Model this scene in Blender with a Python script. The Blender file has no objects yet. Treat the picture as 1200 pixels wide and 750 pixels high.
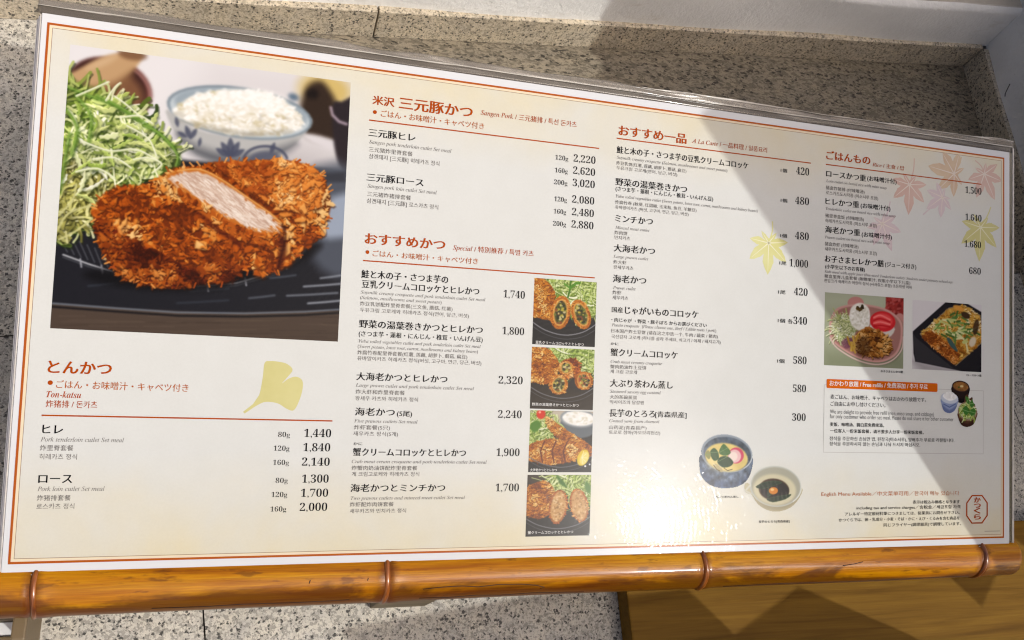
import bpy, bmesh, math, random
import numpy as np
from mathutils import Matrix, Vector

# ------------------------------------------------------------------ camera
SC = bpy.context.scene
COL = SC.collection
R3 = Matrix(((0.95254322, -0.05462861, -0.29946141),
             (-0.06992162, 0.91819443, -0.38991019),
             (0.29626405, 0.39234514, 0.87080016)))
CAM = Vector((0.09140954, -0.06524172, 0.43936873))
cam = bpy.data.cameras.new('camera')
cam.sensor_width = 36.0
cam.lens = 1014.3 / 1200 * 36
cam.clip_start = 0.01
cam.clip_end = 500
cam_ob = bpy.data.objects.new('camera', cam)
cam_ob.matrix_world = Matrix.Translation(CAM) @ R3.to_4x4()
COL.objects.link(cam_ob)
SC.camera = cam_ob

# ------------------------------------------------------------------ sky, sun, exposure
SUN = Vector((0.4537, -0.4510, 0.7686)).normalized()      # towards the sun
SUN_EL = math.asin(SUN.z)
world = bpy.data.worlds.new('World')
SC.world = world
world.use_nodes = True
wn = world.node_tree
sky = wn.nodes.new('ShaderNodeTexSky')
sky.sky_type = 'NISHITA'
sky.sun_disc = False
sky.sun_elevation = SUN_EL
sky.sun_rotation = math.atan2(SUN.x, SUN.y)
sky.air_density = 0.7
sky.dust_density = 8.8
sky.ozone_density = 0.6
bg = wn.nodes['Background']
bg.inputs['Strength'].default_value = 0.15
wn.links.new(sky.outputs[0], bg.inputs[0])
sun = bpy.data.lights.new('sun', 'SUN')
sun.energy = 2.0
sun.angle = math.radians(0.27)
sun.color = (1.0, 0.995, 0.96)
sun_ob = bpy.data.objects.new('sun', sun)
sun_ob.rotation_euler = SUN.to_track_quat('Z', 'Y').to_euler()
sun_ob.location = SUN * 3
COL.objects.link(sun_ob)
vs = SC.view_settings
vs.view_transform = 'Standard'
vs.look = 'None'
vs.exposure = 0.04
vs.gamma = 1.0

SC.cycles.filter_width = 1.2

rng = np.random.default_rng(7)
random.seed(7)

# ------------------------------------------------------------------ helpers
def lin(c):
    c = np.asarray(c, dtype=float)
    if c.max() > 1.0:
        c = c / 255.0
    return np.where(c <= 0.04045, c / 12.92, ((c + 0.055) / 1.055) ** 2.4)

def rgba(c):
    l = lin(c)
    return (float(l[0]), float(l[1]), float(l[2]), 1.0)

def empty(name, loc=(0, 0, 0), rot=(0, 0, 0)):
    o = bpy.data.objects.new(name, None)
    o.empty_display_size = 0.02
    o.location = loc
    o.rotation_euler = rot
    COL.objects.link(o)
    return o

def tag(o, label=None, cat=None, group=None, kind=None):
    if label: o['label'] = label
    if cat: o['category'] = cat
    if group: o['group'] = group
    if kind: o['kind'] = kind
    return o

def link(name, me, mat=None, parent=None):
    o = bpy.data.objects.new(name, me)
    COL.objects.link(o)
    if mat is not None:
        me.materials.append(mat)
    if parent is not None:
        o.parent = parent
    return o

def mesh_from(name, verts, faces, mat=None, parent=None, smooth=False):
    me = bpy.data.meshes.new(name)
    me.from_pydata([tuple(v) for v in verts], [], faces)
    me.update()
    if smooth:
        for p in me.polygons: p.use_smooth = True
    return link(name, me, mat, parent)

def prism(name, base, z0, z1, mat=None, parent=None, bevel=0.0):
    """closed prism over a counter-clockwise 2-D outline"""
    n = len(base)
    v = [(x, y, z0) for x, y in base] + [(x, y, z1) for x, y in base]
    f = [tuple(range(n - 1, -1, -1)), tuple(range(n, 2 * n))]
    f += [(i, (i + 1) % n, n + (i + 1) % n, n + i) for i in range(n)]
    o = mesh_from(name, v, f, mat, parent)
    if bevel:
        bm = bmesh.new(); bm.from_mesh(o.data)
        bmesh.ops.bevel(bm, geom=bm.edges[:], offset=bevel, segments=2, affect='EDGES', profile=0.6)
        bm.to_mesh(o.data); bm.free()
    return o

def rect(x0, y0, x1, y1):
    return [(x0, y0), (x1, y0), (x1, y1), (x0, y1)]

def tube_bm(bm, pts, radii, seg=24, cap=True):
    rings = []
    pts = [Vector(p) for p in pts]
    for i, p in enumerate(pts):
        a = pts[max(i - 1, 0)]; b = pts[min(i + 1, len(pts) - 1)]
        d = (b - a).normalized()
        u = d.cross(Vector((0, 0, 1)))
        if u.length < 1e-4: u = d.cross(Vector((0, 1, 0)))
        u.normalize(); w = u.cross(d)
        r = radii[i] if hasattr(radii, '__len__') else radii
        rings.append([bm.verts.new(p + (u * math.cos(2 * math.pi * k / seg) + w * math.sin(2 * math.pi * k / seg)) * r) for k in range(seg)])
    for A, B in zip(rings, rings[1:]):
        for k in range(seg):
            f = bm.faces.new((A[k], A[(k + 1) % seg], B[(k + 1) % seg], B[k])); f.smooth = True
    if cap:
        bm.faces.new(rings[0]); bm.faces.new(rings[-1][::-1])
    bmesh.ops.recalc_face_normals(bm, faces=bm.faces[:])

def tube(name, pts, radii, mat=None, parent=None, seg=24):
    bm = bmesh.new()
    tube_bm(bm, pts, radii, seg)
    me = bpy.data.meshes.new(name); bm.to_mesh(me); bm.free()
    return link(name, me, mat, parent)

# ------------------------------------------------------------------ materials
def new_mat(name):
    m = bpy.data.materials.new(name)
    m.use_nodes = True
    nt = m.node_tree
    return m, nt, nt.nodes['Principled BSDF']

def node(nt, t, **kw):
    n = nt.nodes.new(t)
    for k, v in kw.items():
        if k.startswith('i_'):
            n.inputs[k[2:].replace('_', ' ')].default_value = v
        else:
            setattr(n, k, v)
    return n

def coords(nt, scale=(1, 1, 1), rot=(0, 0, 0)):
    tc = node(nt, 'ShaderNodeTexCoord')
    mp = node(nt, 'ShaderNodeMapping')
    mp.inputs['Scale'].default_value = scale
    mp.inputs['Rotation'].default_value = rot
    nt.links.new(tc.outputs['Object'], mp.inputs['Vector'])
    return mp.outputs['Vector']

def noise(nt, vec, scale, detail=4, rough=0.55, dist=0.0):
    n = node(nt, 'ShaderNodeTexNoise')
    n.inputs['Scale'].default_value = scale
    n.inputs['Detail'].default_value = detail
    n.inputs['Roughness'].default_value = rough
    n.inputs['Distortion'].default_value = dist
    nt.links.new(vec, n.inputs['Vector'])
    return n.outputs['Fac']

def ramp(nt, fac, stops):
    r = node(nt, 'ShaderNodeValToRGB')
    e = r.color_ramp.elements
    while len(e) < len(stops): e.new(0.5)
    for i, (p, c) in enumerate(stops):
        e[i].position = p
        e[i].color = c if len(c) == 4 else (*c, 1)
    nt.links.new(fac, r.inputs['Fac'])
    return r.outputs['Color']

def mix(nt, fac, a, b, mode='MIX'):
    m = node(nt, 'ShaderNodeMix', data_type='RGBA', blend_type=mode)
    for s, v in (('Factor', fac), ('A', a), ('B', b)):
        i = [k for k in m.inputs if k.name == s and (s == 'Factor' and k.type == 'VALUE' or s != 'Factor' and k.type == 'RGBA')][0]
        if hasattr(v, 'is_linked'): nt.links.new(v, i)
        else: i.default_value = v
    return [o for o in m.outputs if o.type == 'RGBA'][0]

def math_n(nt, op, a, b=0.0, clamp=False):
    m = node(nt, 'ShaderNodeMath', operation=op, use_clamp=clamp)
    for i, v in ((0, a), (1, b)):
        if hasattr(v, 'is_linked'): nt.links.new(v, m.inputs[i])
        else: m.inputs[i].default_value = v
    return m.outputs[0]

def bump(nt, h, strength, dist):
    b = node(nt, 'ShaderNodeBump')
    b.inputs['Strength'].default_value = strength
    b.inputs['Distance'].default_value = dist
    nt.links.new(h, b.inputs['Height'])
    return b.outputs['Normal']

COAT_W, COAT_R = 0.10, 0.04

def laminate(nt, bs):
    """the glossy plastic film that lies over everything printed, finely scratched in arcs"""
    bs.inputs['Roughness'].default_value = 0.23
    bs.inputs['Specular IOR Level'].default_value = 0.06
    bs.inputs['Coat Weight'].default_value = COAT_W
    bs.inputs['Coat Roughness'].default_value = COAT_R
    v = coords(nt)
    wav = noise(nt, v, 18, 2, 0.5)
    mp = coords(nt); mp.node.inputs['Location'].default_value = (-0.285, -0.01, 0)
    wv = node(nt, 'ShaderNodeTexWave', wave_type='RINGS', rings_direction='Z')
    wv.inputs['Scale'].default_value = 110.0; wv.inputs['Distortion'].default_value = 5.0
    wv.inputs['Detail'].default_value = 4.0; wv.inputs['Detail Scale'].default_value = 1.6; wv.inputs['Detail Roughness'].default_value = 0.7
    nt.links.new(mp, wv.inputs['Vector'])
    spk = noise(nt, v, 1100, 2, 0.6)
    brk = ramp(nt, noise(nt, v, 120, 3, 0.6), [(0.42, (0, 0, 0)), (0.6, (1, 1, 1))])
    scr = math_n(nt, 'MULTIPLY', wv.outputs['Fac'], brk)
    h = math_n(nt, 'ADD', math_n(nt, 'MULTIPLY', wav, 0.35), math_n(nt, 'ADD', math_n(nt, 'MULTIPLY', scr, 0.040), math_n(nt, 'MULTIPLY', spk, 0.002)))
    nt.links.new(bump(nt, h, 0.55, 0.0011), bs.inputs['Coat Normal'])

PAPER = 0.69            # the stock is an off-white, so every ink on it is that much darker
def inkc(c):
    r = rgba(c)
    return (r[0] * PAPER, r[1] * PAPER, r[2] * PAPER, 1.0)

def print_mat(name, col):
    m, nt, bs = new_mat(name)
    bs.inputs['Base Color'].default_value = inkc(col)
    laminate(nt, bs)
    return m

def plain_mat(name, col, rough=0.5, coat=0.0, spec=0.5):
    m, nt, bs = new_mat(name)
    bs.inputs['Base Color'].default_value = rgba(col)
    bs.inputs['Roughness'].default_value = rough
    bs.inputs['Coat Weight'].default_value = coat
    bs.inputs['Specular IOR Level'].default_value = spec
    v = coords(nt)
    nt.links.new(bump(nt, noise(nt, v, 400, 3), 0.15, 0.0006), bs.inputs['Normal'])
    return m

def granite_mat(name, light, mid, dark, scale=1.35, rough=0.42, stretch=1.0):
    m, nt, bs = new_mat(name)
    v = coords(nt, (1.0 / stretch, 1, 1))
    big = noise(nt, v, 60 * scale, 5, 0.6)
    fine = noise(nt, v, 420 * scale, 5, 0.72, 0.4)
    base = ramp(nt, fine, [(0.34, mid), (0.48, light), (0.55, light), (0.66, mid)])
    tint = ramp(nt, big, [(0.3, (0.80, 0.80, 0.82)), (0.7, (1.1, 1.06, 0.98))])
    c = mix(nt, 0.8, base, tint, 'MULTIPLY')
    # greyish quartz grains
    v1 = node(nt, 'ShaderNodeTexVoronoi'); v1.inputs['Scale'].default_value = 330 * scale
    dv = node(nt, 'ShaderNodeVectorMath', operation='MULTIPLY_ADD')
    nz = node(nt, 'ShaderNodeTexNoise'); nz.inputs['Scale'].default_value = 420 * scale
    nt.links.new(v, nz.inputs['Vector'])
    nt.links.new(nz.outputs['Color'], dv.inputs[0]); dv.inputs[1].default_value = (0.0042 / scale,) * 3
    nt.links.new(v, dv.inputs[2])
    nt.links.new(dv.outputs[0], v1.inputs['Vector'])
    sep = node(nt, 'ShaderNodeSeparateColor'); nt.links.new(v1.outputs['Color'], sep.inputs[0])
    grey = math_n(nt, 'GREATER_THAN', sep.outputs[0], 0.74)
    c = mix(nt, math_n(nt, 'MULTIPLY', grey, 0.22), c, (*[x * 0.62 for x in mid[:3]], 1))
    # black mica specks, uneven in size
    v2 = node(nt, 'ShaderNodeTexVoronoi'); v2.inputs['Scale'].default_value = 430 * scale
    nt.links.new(dv.outputs[0], v2.inputs['Vector'])
    sep2 = node(nt, 'ShaderNodeSeparateColor'); nt.links.new(v2.outputs['Color'], sep2.inputs[0])
    v3 = node(nt, 'ShaderNodeTexVoronoi'); v3.inputs['Scale'].default_value = 560 * scale
    nt.links.new(dv.outputs[0], v3.inputs['Vector'])
    sep3 = node(nt, 'ShaderNodeSeparateColor'); nt.links.new(v3.outputs['Color'], sep3.inputs[0])
    c = mix(nt, math_n(nt, 'MULTIPLY', math_n(nt, 'GREATER_THAN', sep3.outputs[0], 0.66), 0.55), c, (*[x * 0.55 for x in mid[:3]], 1))
    stain = ramp(nt, noise(nt, v, 9, 4, 0.6), [(0.35, (0.82, 0.81, 0.79)), (0.65, (1.04, 1.04, 1.04))])
    c = mix(nt, 1.0, c, stain, 'MULTIPLY')
    size = math_n(nt, 'MULTIPLY', math_n(nt, 'SUBTRACT', sep2.outputs[1], 0.42, True), 1.2)
    speck = math_n(nt, 'MULTIPLY', math_n(nt, 'SUBTRACT', size, v2.outputs['Distance'], True), 6.0, True)
    c = mix(nt, math_n(nt, 'MULTIPLY', speck, 0.88), c, dark)
    nt.links.new(c, bs.inputs['Base Color'])
    bs.inputs['Roughness'].default_value = rough
    bs.inputs['Specular IOR Level'].default_value = 0.35
    nt.links.new(bump(nt, noise(nt, v, 500 * scale, 5), 0.35, 0.0008), bs.inputs['Normal'])
    return m

def plaster_mat(name, col):
    m, nt, bs = new_mat(name)
    v = coords(nt)
    a = noise(nt, v, 14, 5, 0.6)
    b = noise(nt, v, 260, 6, 0.7)
    col = rgba(col)
    c = ramp(nt, a, [(0.3, tuple(x * 0.88 for x in col[:3])), (0.7, col)])
    dirt = ramp(nt, noise(nt, coords(nt, (30, 30, 90)), 1.0, 5, 0.7), [(0.60, (1, 1, 1)), (0.78, (0.80, 0.77, 0.71))])
    c = mix(nt, 0.8, c, dirt, 'MULTIPLY')
    pit = ramp(nt, noise(nt, v, 420, 2, 0.5), [(0.70, (1, 1, 1)), (0.78, (0.66, 0.63, 0.58))])
    c = mix(nt, 0.6, c, pit, 'MULTIPLY')
    nt.links.new(c, bs.inputs['Base Color'])
    bs.inputs['Roughness'].default_value = 0.8
    bs.inputs['Specular IOR Level'].default_value = 0.2
    h = math_n(nt, 'ADD', math_n(nt, 'MULTIPLY', a, 2.0), b)
    nt.links.new(bump(nt, h, 0.5, 0.0022), bs.inputs['Normal'])
    return m

def wood_mat(name, c0, c1, rough=0.45, coat=0.2):
    m, nt, bs = new_mat(name)
    v = coords(nt, (3, 60, 60))
    g = noise(nt, v, 3.0, 6, 0.6, 0.8)
    f = noise(nt, coords(nt, (25, 900, 900)), 1.0, 3, 0.6)
    c = ramp(nt, g, [(0.28, rgba(c0)), (0.72, rgba(c1))])
    c = mix(nt, 0.32, c, ramp(nt, f, [(0.3, (0.6, 0.55, 0.5)), (0.7, (1.15, 1.12, 1.08))]), 'MULTIPLY')
    nt.links.new(c, bs.inputs['Base Color'])
    bs.inputs['Roughness'].default_value = rough
    bs.inputs['Coat Weight'].default_value = coat
    bs.inputs['Coat Roughness'].default_value = 0.3
    nt.links.new(bump(nt, f, 0.25, 0.0004), bs.inputs['Normal'])
    return m

def bamboo_mat(name):
    m, nt, bs = new_mat(name)
    v = coords(nt)
    tc = nt.nodes.new('ShaderNodeTexCoord')
    streak = noise(nt, coords(nt, (7, 150, 150)), 1.0, 6, 0.65, 0.5)
    blot = noise(nt, coords(nt, (12, 45, 45)), 1.0, 5, 0.6, 0.8)
    fine = noise(nt, coords(nt, (60, 1400, 1400)), 1.0, 2, 0.5)
    long_ = noise(nt, coords(nt, (2.2, 190, 190)), 1.0, 3, 0.55, 0.3)
    c = ramp(nt, streak, [(0.25, rgba((134, 66, 2))), (0.45, rgba((176, 110, 2))), (0.6, rgba((192, 132, 6))), (0.8, rgba((210, 152, 24)))])
    c = mix(nt, 0.5, c, ramp(nt, long_, [(0.35, (0.62, 0.52, 0.40)), (0.5, (1, 1, 1)), (0.68, (1.22, 1.25, 1.2))]), 'MULTIPLY')
    c = mix(nt, 0.55, c, ramp(nt, fine, [(0.3, (0.66, 0.60, 0.5)), (0.7, (1.12, 1.12, 1.08))]), 'MULTIPLY')
    # scorched brown side: the stain runs along the front of the cane
    sp = node(nt, 'ShaderNodeSeparateXYZ'); nt.links.new(tc.outputs['Object'], sp.inputs[0])
    side = math_n(nt, 'MULTIPLY_ADD', sp.outputs[1], -105.0)
    nt.nodes[side.node.name].inputs[2].default_value = -0.22
    burn = math_n(nt, 'ADD', side, math_n(nt, 'MULTIPLY', math_n(nt, 'SUBTRACT', blot, 0.5), 3.4))
    bm_ = ramp(nt, burn, [(0.42, (0, 0, 0)), (0.85, (1, 1, 1))])
    c = mix(nt, math_n(nt, 'MULTIPLY', bm_, 0.76), c, rgba((62, 22, 3)))
    # brown stain close to each node
    near = None
    for nx in (0.0105, 0.1680, 0.3455, 0.5415):
        d = math_n(nt, 'ABSOLUTE', math_n(nt, 'SUBTRACT', sp.outputs[0], nx - 0.27))
        near = d if near is None else math_n(nt, 'MINIMUM', near, d)
    near = math_n(nt, 'ADD', near, math_n(nt, 'MULTIPLY', math_n(nt, 'SUBTRACT', blot, 0.5), 0.012))
    c = mix(nt, ramp(nt, math_n(nt, 'MULTIPLY', near, 100.0), [(0.12, (0.8,) * 3), (0.55, (0, 0, 0))]), c, rgba((96, 44, 8)))
    spots = ramp(nt, noise(nt, coords(nt, (70, 260, 260)), 1.0, 3, 0.6), [(0.60, (0, 0, 0)), (0.70, (1, 1, 1))])
    c = mix(nt, math_n(nt, 'MULTIPLY', spots, 0.55), c, rgba((80, 40, 14)))
    nt.links.new(c, bs.inputs['Base Color'])
    nt.links.new(ramp(nt, blot, [(0.35, (0.28,) * 3), (0.65, (0.5,) * 3)]), bs.inputs['Roughness'])
    bs.inputs['Specular IOR Level'].default_value = 0.18
    bs.inputs['Coat Weight'].default_value = 0.34
    bs.inputs['Coat Roughness'].default_value = 0.09
    nt.links.new(bump(nt, math_n(nt, 'ADD', fine, streak), 0.25, 0.0005), bs.inputs['Normal'])
    return m

def film_mat(name, col, alpha, rough=0.25):
    m, nt, bs = new_mat(name)
    bs.inputs['Base Color'].default_value = rgba(col)
    bs.inputs['Roughness'].default_value = rough
    bs.inputs['Coat Weight'].default_value = 0.5
    bs.inputs['Coat Roughness'].default_value = 0.08
    v = coords(nt, (14, 160, 160))
    n = noise(nt, v, 1.0, 3, 0.55)
    mr = node(nt, 'ShaderNodeMapRange')
    mr.inputs['From Min'].default_value = 0.3; mr.inputs['From Max'].default_value = 0.7
    mr.inputs['To Min'].default_value = max(alpha - 0.15, 0); mr.inputs['To Max'].default_value = min(alpha + 0.15, 1)
    nt.links.new(n, mr.inputs['Value'])
    nt.links.new(mr.outputs[0], bs.inputs['Alpha'])
    nt.links.new(bump(nt, n, 0.4, 0.0008), bs.inputs['Normal'])
    return m
TEXTS = [
    ('h1', 'H', 'とんかつ', 10.4, 84.3, 26.2, 6.16),
    ('n1', 'dot', '●', 10.7, 79.1, 2.1, 2.27),
    ('n1', 'N', 'ごはん・お味噌汁・キャベツ付き', 14.2, 77.7, 55.9, 3.75),
    ('s1', 'T', 'Ton-katsu', 10.5, 73.6, 14.2, 2.94),
    ('s1', 'S', '炸猪排 / 돈카츠', 10.6, 69.1, 21.0, 3.2),
    ('d1', 'D', 'ヒレ', 10.0, 57.2, 8.2, 4.52),
    ('e1', 'E', 'Pork tenderloin cutlet Set meal', 9.5, 53.9, 34.3, 1.99),
    ('e1', 'C', '炸里脊套餐', 9.5, 49.8, 13.5, 2.65),
    ('e1', 'C', '히레카츠 정식', 9.5, 45.9, 15.2, 2.65),
    ('p10', 'W', '80g', 112.0, 57.3, 5.6, 2.44),
    ('p10', 'P', '1,440', 124.3, 57.5, 12.9, 3.9),
    ('p11', 'W', '120g', 110.3, 50.7, 7.4, 2.43),
    ('p11', 'P', '1,840', 124.2, 50.6, 12.9, 3.9),
    ('p12', 'W', '160g', 110.4, 43.9, 7.4, 2.42),
    ('p12', 'P', '2,140', 123.9, 43.6, 13.3, 3.89),
    ('p13', 'W', '80g', 112.0, 35.3, 5.7, 2.42),
    ('p13', 'P', '1,300', 124.4, 35.4, 12.7, 3.88),
    ('p14', 'W', '120g', 110.4, 28.6, 7.4, 2.41),
    ('p14', 'P', '1,700', 124.2, 28.6, 13.0, 3.87),
    ('p15', 'W', '160g', 110.3, 21.7, 7.4, 2.41),
    ('p15', 'P', '2,000', 124.0, 21.8, 13.1, 3.87),
    ('d2', 'D', 'ロース', 9.8, 35.2, 13.5, 4.49),
    ('e2', 'E', 'Pork loin cutlet Set meal', 9.6, 31.9, 27.4, 1.98),
    ('e2', 'C', '炸猪排套餐', 9.7, 27.6, 13.6, 2.63),
    ('e2', 'C', '로스카츠 정식', 9.7, 23.9, 15.3, 2.63),
    ('h2', 'H', '米沢', 149.6, 225.9, 11.1, 4.68),
    ('h2', 'H', '三元豚かつ', 163.2, 225.3, 38.9, 6.52),
    ('s2', 'S', 'Sangen Pork / 三元猪排 / 특선 돈카츠', 206.6, 227.5, 54.4, 3.24),
    ('n2', 'dot', '●', 150.0, 221.0, 2.0, 1.89),
    ('n2', 'N', 'ごはん・お味噌汁・キャベツ付き', 154.1, 220.0, 54.6, 3.57),
    ('d3', 'D', '三元豚ヒレ', 148.4, 209.2, 23.9, 4.21),
    ('e3', 'E', 'Sangen pork tenderloin cutlet Set meal', 148.9, 205.6, 42.7, 1.88),
    ('e3', 'C', '三元猪炸里脊套餐', 148.9, 201.4, 22.4, 2.54),
    ('e3', 'C', '삼겐돼지 [三元豚] 히레카츠 정식', 149.1, 197.9, 36.4, 2.65),
    ('p20', 'W', '120g', 249.3, 208.5, 7.5, 2.6),
    ('p20', 'P', '2,220', 259.9, 208.6, 12.9, 4.05),
    ('p21', 'W', '160g', 249.3, 201.5, 7.4, 2.6),
    ('p21', 'P', '2,620', 259.8, 201.9, 13.0, 4.04),
    ('p22', 'W', '200g', 249.0, 195.0, 7.8, 2.59),
    ('p22', 'P', '3,020', 259.8, 195.1, 13.0, 4.04),
    ('p23', 'W', '120g', 249.5, 185.8, 7.3, 2.59),
    ('p23', 'P', '2,080', 259.8, 186.0, 13.0, 4.03),
    ('p24', 'W', '160g', 249.4, 179.1, 7.2, 2.58),
    ('p24', 'P', '2,480', 260.0, 179.1, 12.8, 4.02),
    ('p25', 'W', '200g', 249.2, 172.4, 7.6, 2.58),
    ('p25', 'P', '2,880', 259.9, 172.3, 12.9, 4.02),
    ('d4', 'D', '三元豚ロース', 148.5, 186.3, 29.1, 4.18),
    ('e4', 'E', 'Sangen pork loin cutlet Set meal', 149.1, 183.0, 35.7, 1.87),
    ('e4', 'C', '三元猪炸猪排套餐', 149.1, 178.6, 22.4, 2.53),
    ('e4', 'C', '삼겐돼지 [三元豚] 로스카츠 정식', 149.1, 175.1, 36.8, 2.64),
    ('h3', 'H', 'おすすめかつ', 149.1, 154.3, 41.3, 5.75),
    ('s3', 'S', 'Special / 特別推荐 / 특별 카츠', 194.6, 154.7, 44.3, 3.08),
    ('n3', 'dot', '●', 149.7, 149.3, 1.9, 1.84),
    ('n3', 'N', 'ごはん・お味噌汁・キャベツ付き', 153.3, 148.3, 55.0, 3.22),
    ('d5', 'D', '鮭と木の子・さつま芋の', 148.2, 137.1, 44.5, 4.12),
    ('d5', 'D', '豆乳クリームコロッケとヒレかつ', 148.7, 132.1, 60.9, 4.11),
    ('e5', 'E', 'Soymilk creamy croquette and pork tenderloin cutlet Set meal', 148.3, 129.2, 64.8, 1.6),
    ('e5', 'E', '(Salmon, mushrooms and sweet potato)', 148.2, 126.5, 41.6, 1.6),
    ('e5', 'C', '炸豆乳饼配炸里脊套餐(三文鱼, 蘑菇, 红薯)', 148.2, 123.1, 47.5, 2.28),
    ('e5', 'C', '두유크림 고로케와 히레카츠 정식(연어, 당근, 버섯)', 148.4, 120.0, 56.2, 2.28),
    ('p30', 'P', '1,740', 222.9, 131.9, 11.9, 3.96),
    ('d6', 'D', '野菜の湯葉巻きかつとヒレかつ', 148.3, 112.1, 64.0, 4.09),
    ('d6', 'd', '(さつま芋・蓮根・にんじん・椎茸・いんげん豆)', 148.3, 107.7, 64.2, 2.95),
    ('e6', 'E', 'Yuba rolled vegetables cutlet and pork tenderloin cutlet Set meal', 148.3, 104.7, 63.3, 1.59),
    ('e6', 'E', '(Sweet potato, lotus root, carrot, mushrooms and kidney beans)', 148.1, 102.0, 62.1, 1.59),
    ('e6', 'C', '炸腐竹卷配里脊套餐(红薯, 莲藕, 胡萝卜, 蘑菇, 扁豆)', 148.1, 98.7, 56.5, 2.26),
    ('e6', 'C', '유바말이카츠 히레카츠 정식(버섯, 고구마, 연근, 당근, 버섯)', 148.2, 95.8, 64.1, 2.26),
    ('p31', 'P', '1,800', 223.1, 112.5, 12.0, 3.95),
    ('d7', 'D', '大海老かつとヒレかつ', 148.2, 85.9, 46.3, 4.03),
    ('e7', 'E', 'Large prawn cutlet and pork tenderloin cutlet Set meal', 148.0, 82.7, 60.9, 1.66),
    ('e7', 'C', '炸大虾和炸里脊套餐', 148.2, 79.1, 24.6, 2.37),
    ('e7', 'C', '왕새우 카츠와 히레카츠 정식', 148.1, 75.9, 31.6, 2.36),
    ('p32', 'P', '2,320', 222.0, 86.6, 13.3, 3.99),
    ('d8', 'D', '海老かつ', 148.4, 68.4, 19.7, 4.01),
    ('d8', 'd', '(5尾)', 169.3, 68.3, 7.7, 3.11),
    ('e8', 'E', 'Five prawns cutlets Set meal', 148.1, 65.0, 31.9, 1.65),
    ('e8', 'C', '炸虾套餐(5只)', 148.2, 61.5, 17.9, 2.35),
    ('e8', 'C', '새우카츠 정식(5개)', 148.0, 58.4, 22.3, 2.35),
    ('p33', 'P', '2,240', 222.4, 68.8, 13.0, 3.97),
    ('d9', 'd', 'かに', 148.3, 53.7, 4.4, 1.64),
    ('d9', 'D', '蟹クリームコロッケとヒレかつ', 148.3, 48.5, 57.6, 3.99),
    ('e9', 'E', 'Crab meat cream croquette and pork tenderloin cutlet Set meal', 147.9, 45.0, 69.4, 1.64),
    ('e9', 'C', '炸蟹肉奶油饼配炸里脊套餐', 148.0, 41.5, 32.9, 2.34),
    ('e9', 'C', '게 크림고로케와 히레카츠 정식', 148.2, 38.5, 33.8, 2.34),
    ('p34', 'P', '1,900', 222.3, 49.0, 12.7, 3.95),
    ('d10', 'D', '海老かつとミンチかつ', 148.0, 30.8, 47.7, 3.97),
    ('e10', 'E', 'Two prawns cutlets and minced meat cutlet Set meal', 148.2, 27.0, 58.2, 1.63),
    ('e10', 'C', '炸虾配炸肉饼套餐', 148.0, 23.6, 21.7, 2.33),
    ('e10', 'C', '새우카츠와 민치카츠 정식', 148.1, 20.4, 28.0, 2.33),
    ('p35', 'P', '1,700', 222.6, 30.8, 12.8, 3.93),
    ('h4', 'H', 'おすすめ一品', 286.1, 226.3, 42.1, 5.89),
    ('s4', 'S', 'A La Carte / 一品料理 / 일품요리', 331.8, 227.2, 49.6, 3.16),
    ('d11', 'D', '鮭と木の子・さつま芋の豆乳クリームコロッケ', 285.4, 216.2, 83.6, 4.09),
    ('e11', 'E', 'Soymilk creamy croquette (Salmon, mushrooms and sweet potato)', 285.5, 213.1, 69.7, 1.66),
    ('e11', 'C', '炸豆乳饼(红薯, 莲藕, 胡萝卜, 蘑菇, 扁豆)', 285.3, 209.7, 43.4, 2.17),
    ('e11', 'C', '두유크림 고로케(연어, 당근, 버섯)', 285.4, 207.0, 37.6, 2.17),
    ('p40', 'J', '1個', 391.0, 216.8, 4.4, 2.45),
    ('p40', 'P', '420', 401.6, 216.7, 9.2, 4.52),
    ('d12', 'D', '野菜の湯葉巻きかつ', 285.2, 198.1, 44.2, 4.32),
    ('d12', 'd', '(さつま芋・蓮根・にんじん・椎茸・いんげん豆)', 285.3, 194.9, 61.0, 2.79),
    ('e12', 'E', 'Yuba rolled vegetables cutlet (Sweet potato, lotus root, carrot, mushrooms and kidney beans)', 285.5, 191.4, 90.3, 1.65),
    ('e12', 'C', '炸腐竹卷 (秋葵, 红甜椒, 玉米粒, 鱼豆, 羊糖豆)', 285.3, 187.8, 50.5, 2.15),
    ('e12', 'C', '유바말이카츠 (버섯, 고구마, 연근, 당근, 버섯)', 285.4, 185.0, 45.4, 2.15),
    ('p41', 'J', '1個', 391.4, 198.9, 4.4, 2.44),
    ('p41', 'P', '480', 401.3, 198.8, 9.7, 4.5),
    ('d13', 'D', 'ミンチかつ', 285.6, 177.7, 22.9, 4.3),
    ('e13', 'E', 'Minced meat cutlet', 285.8, 173.9, 20.8, 1.64),
    ('e13', 'C', '炸肉饼', 285.4, 170.7, 7.8, 2.27),
    ('e13', 'C', '민치카츠', 285.5, 168.0, 9.4, 2.27),
    ('p42', 'J', '1個', 391.5, 177.9, 4.5, 2.43),
    ('p42', 'P', '480', 401.7, 177.8, 9.5, 4.48),
    ('d14', 'D', '大海老かつ', 285.3, 161.2, 25.0, 4.28),
    ('e14', 'E', 'Large prawn cutlet', 285.2, 157.8, 21.2, 1.64),
    ('e14', 'C', '炸大虾', 285.3, 154.4, 7.8, 2.26),
    ('e14', 'C', '왕새우카츠', 285.4, 151.6, 12.0, 2.26),
    ('p43', 'J', '1尾', 391.3, 161.7, 4.7, 2.42),
    ('p43', 'P', '1,000', 398.1, 161.3, 12.9, 4.45),
    ('d15', 'D', '海老かつ', 285.4, 144.2, 20.0, 4.34),
    ('e15', 'E', 'Prawn cutlet', 285.5, 140.5, 13.7, 1.71),
    ('e15', 'C', '炸虾', 285.3, 137.5, 5.3, 2.37),
    ('e15', 'C', '새우카츠', 285.3, 134.7, 9.5, 2.36),
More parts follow.
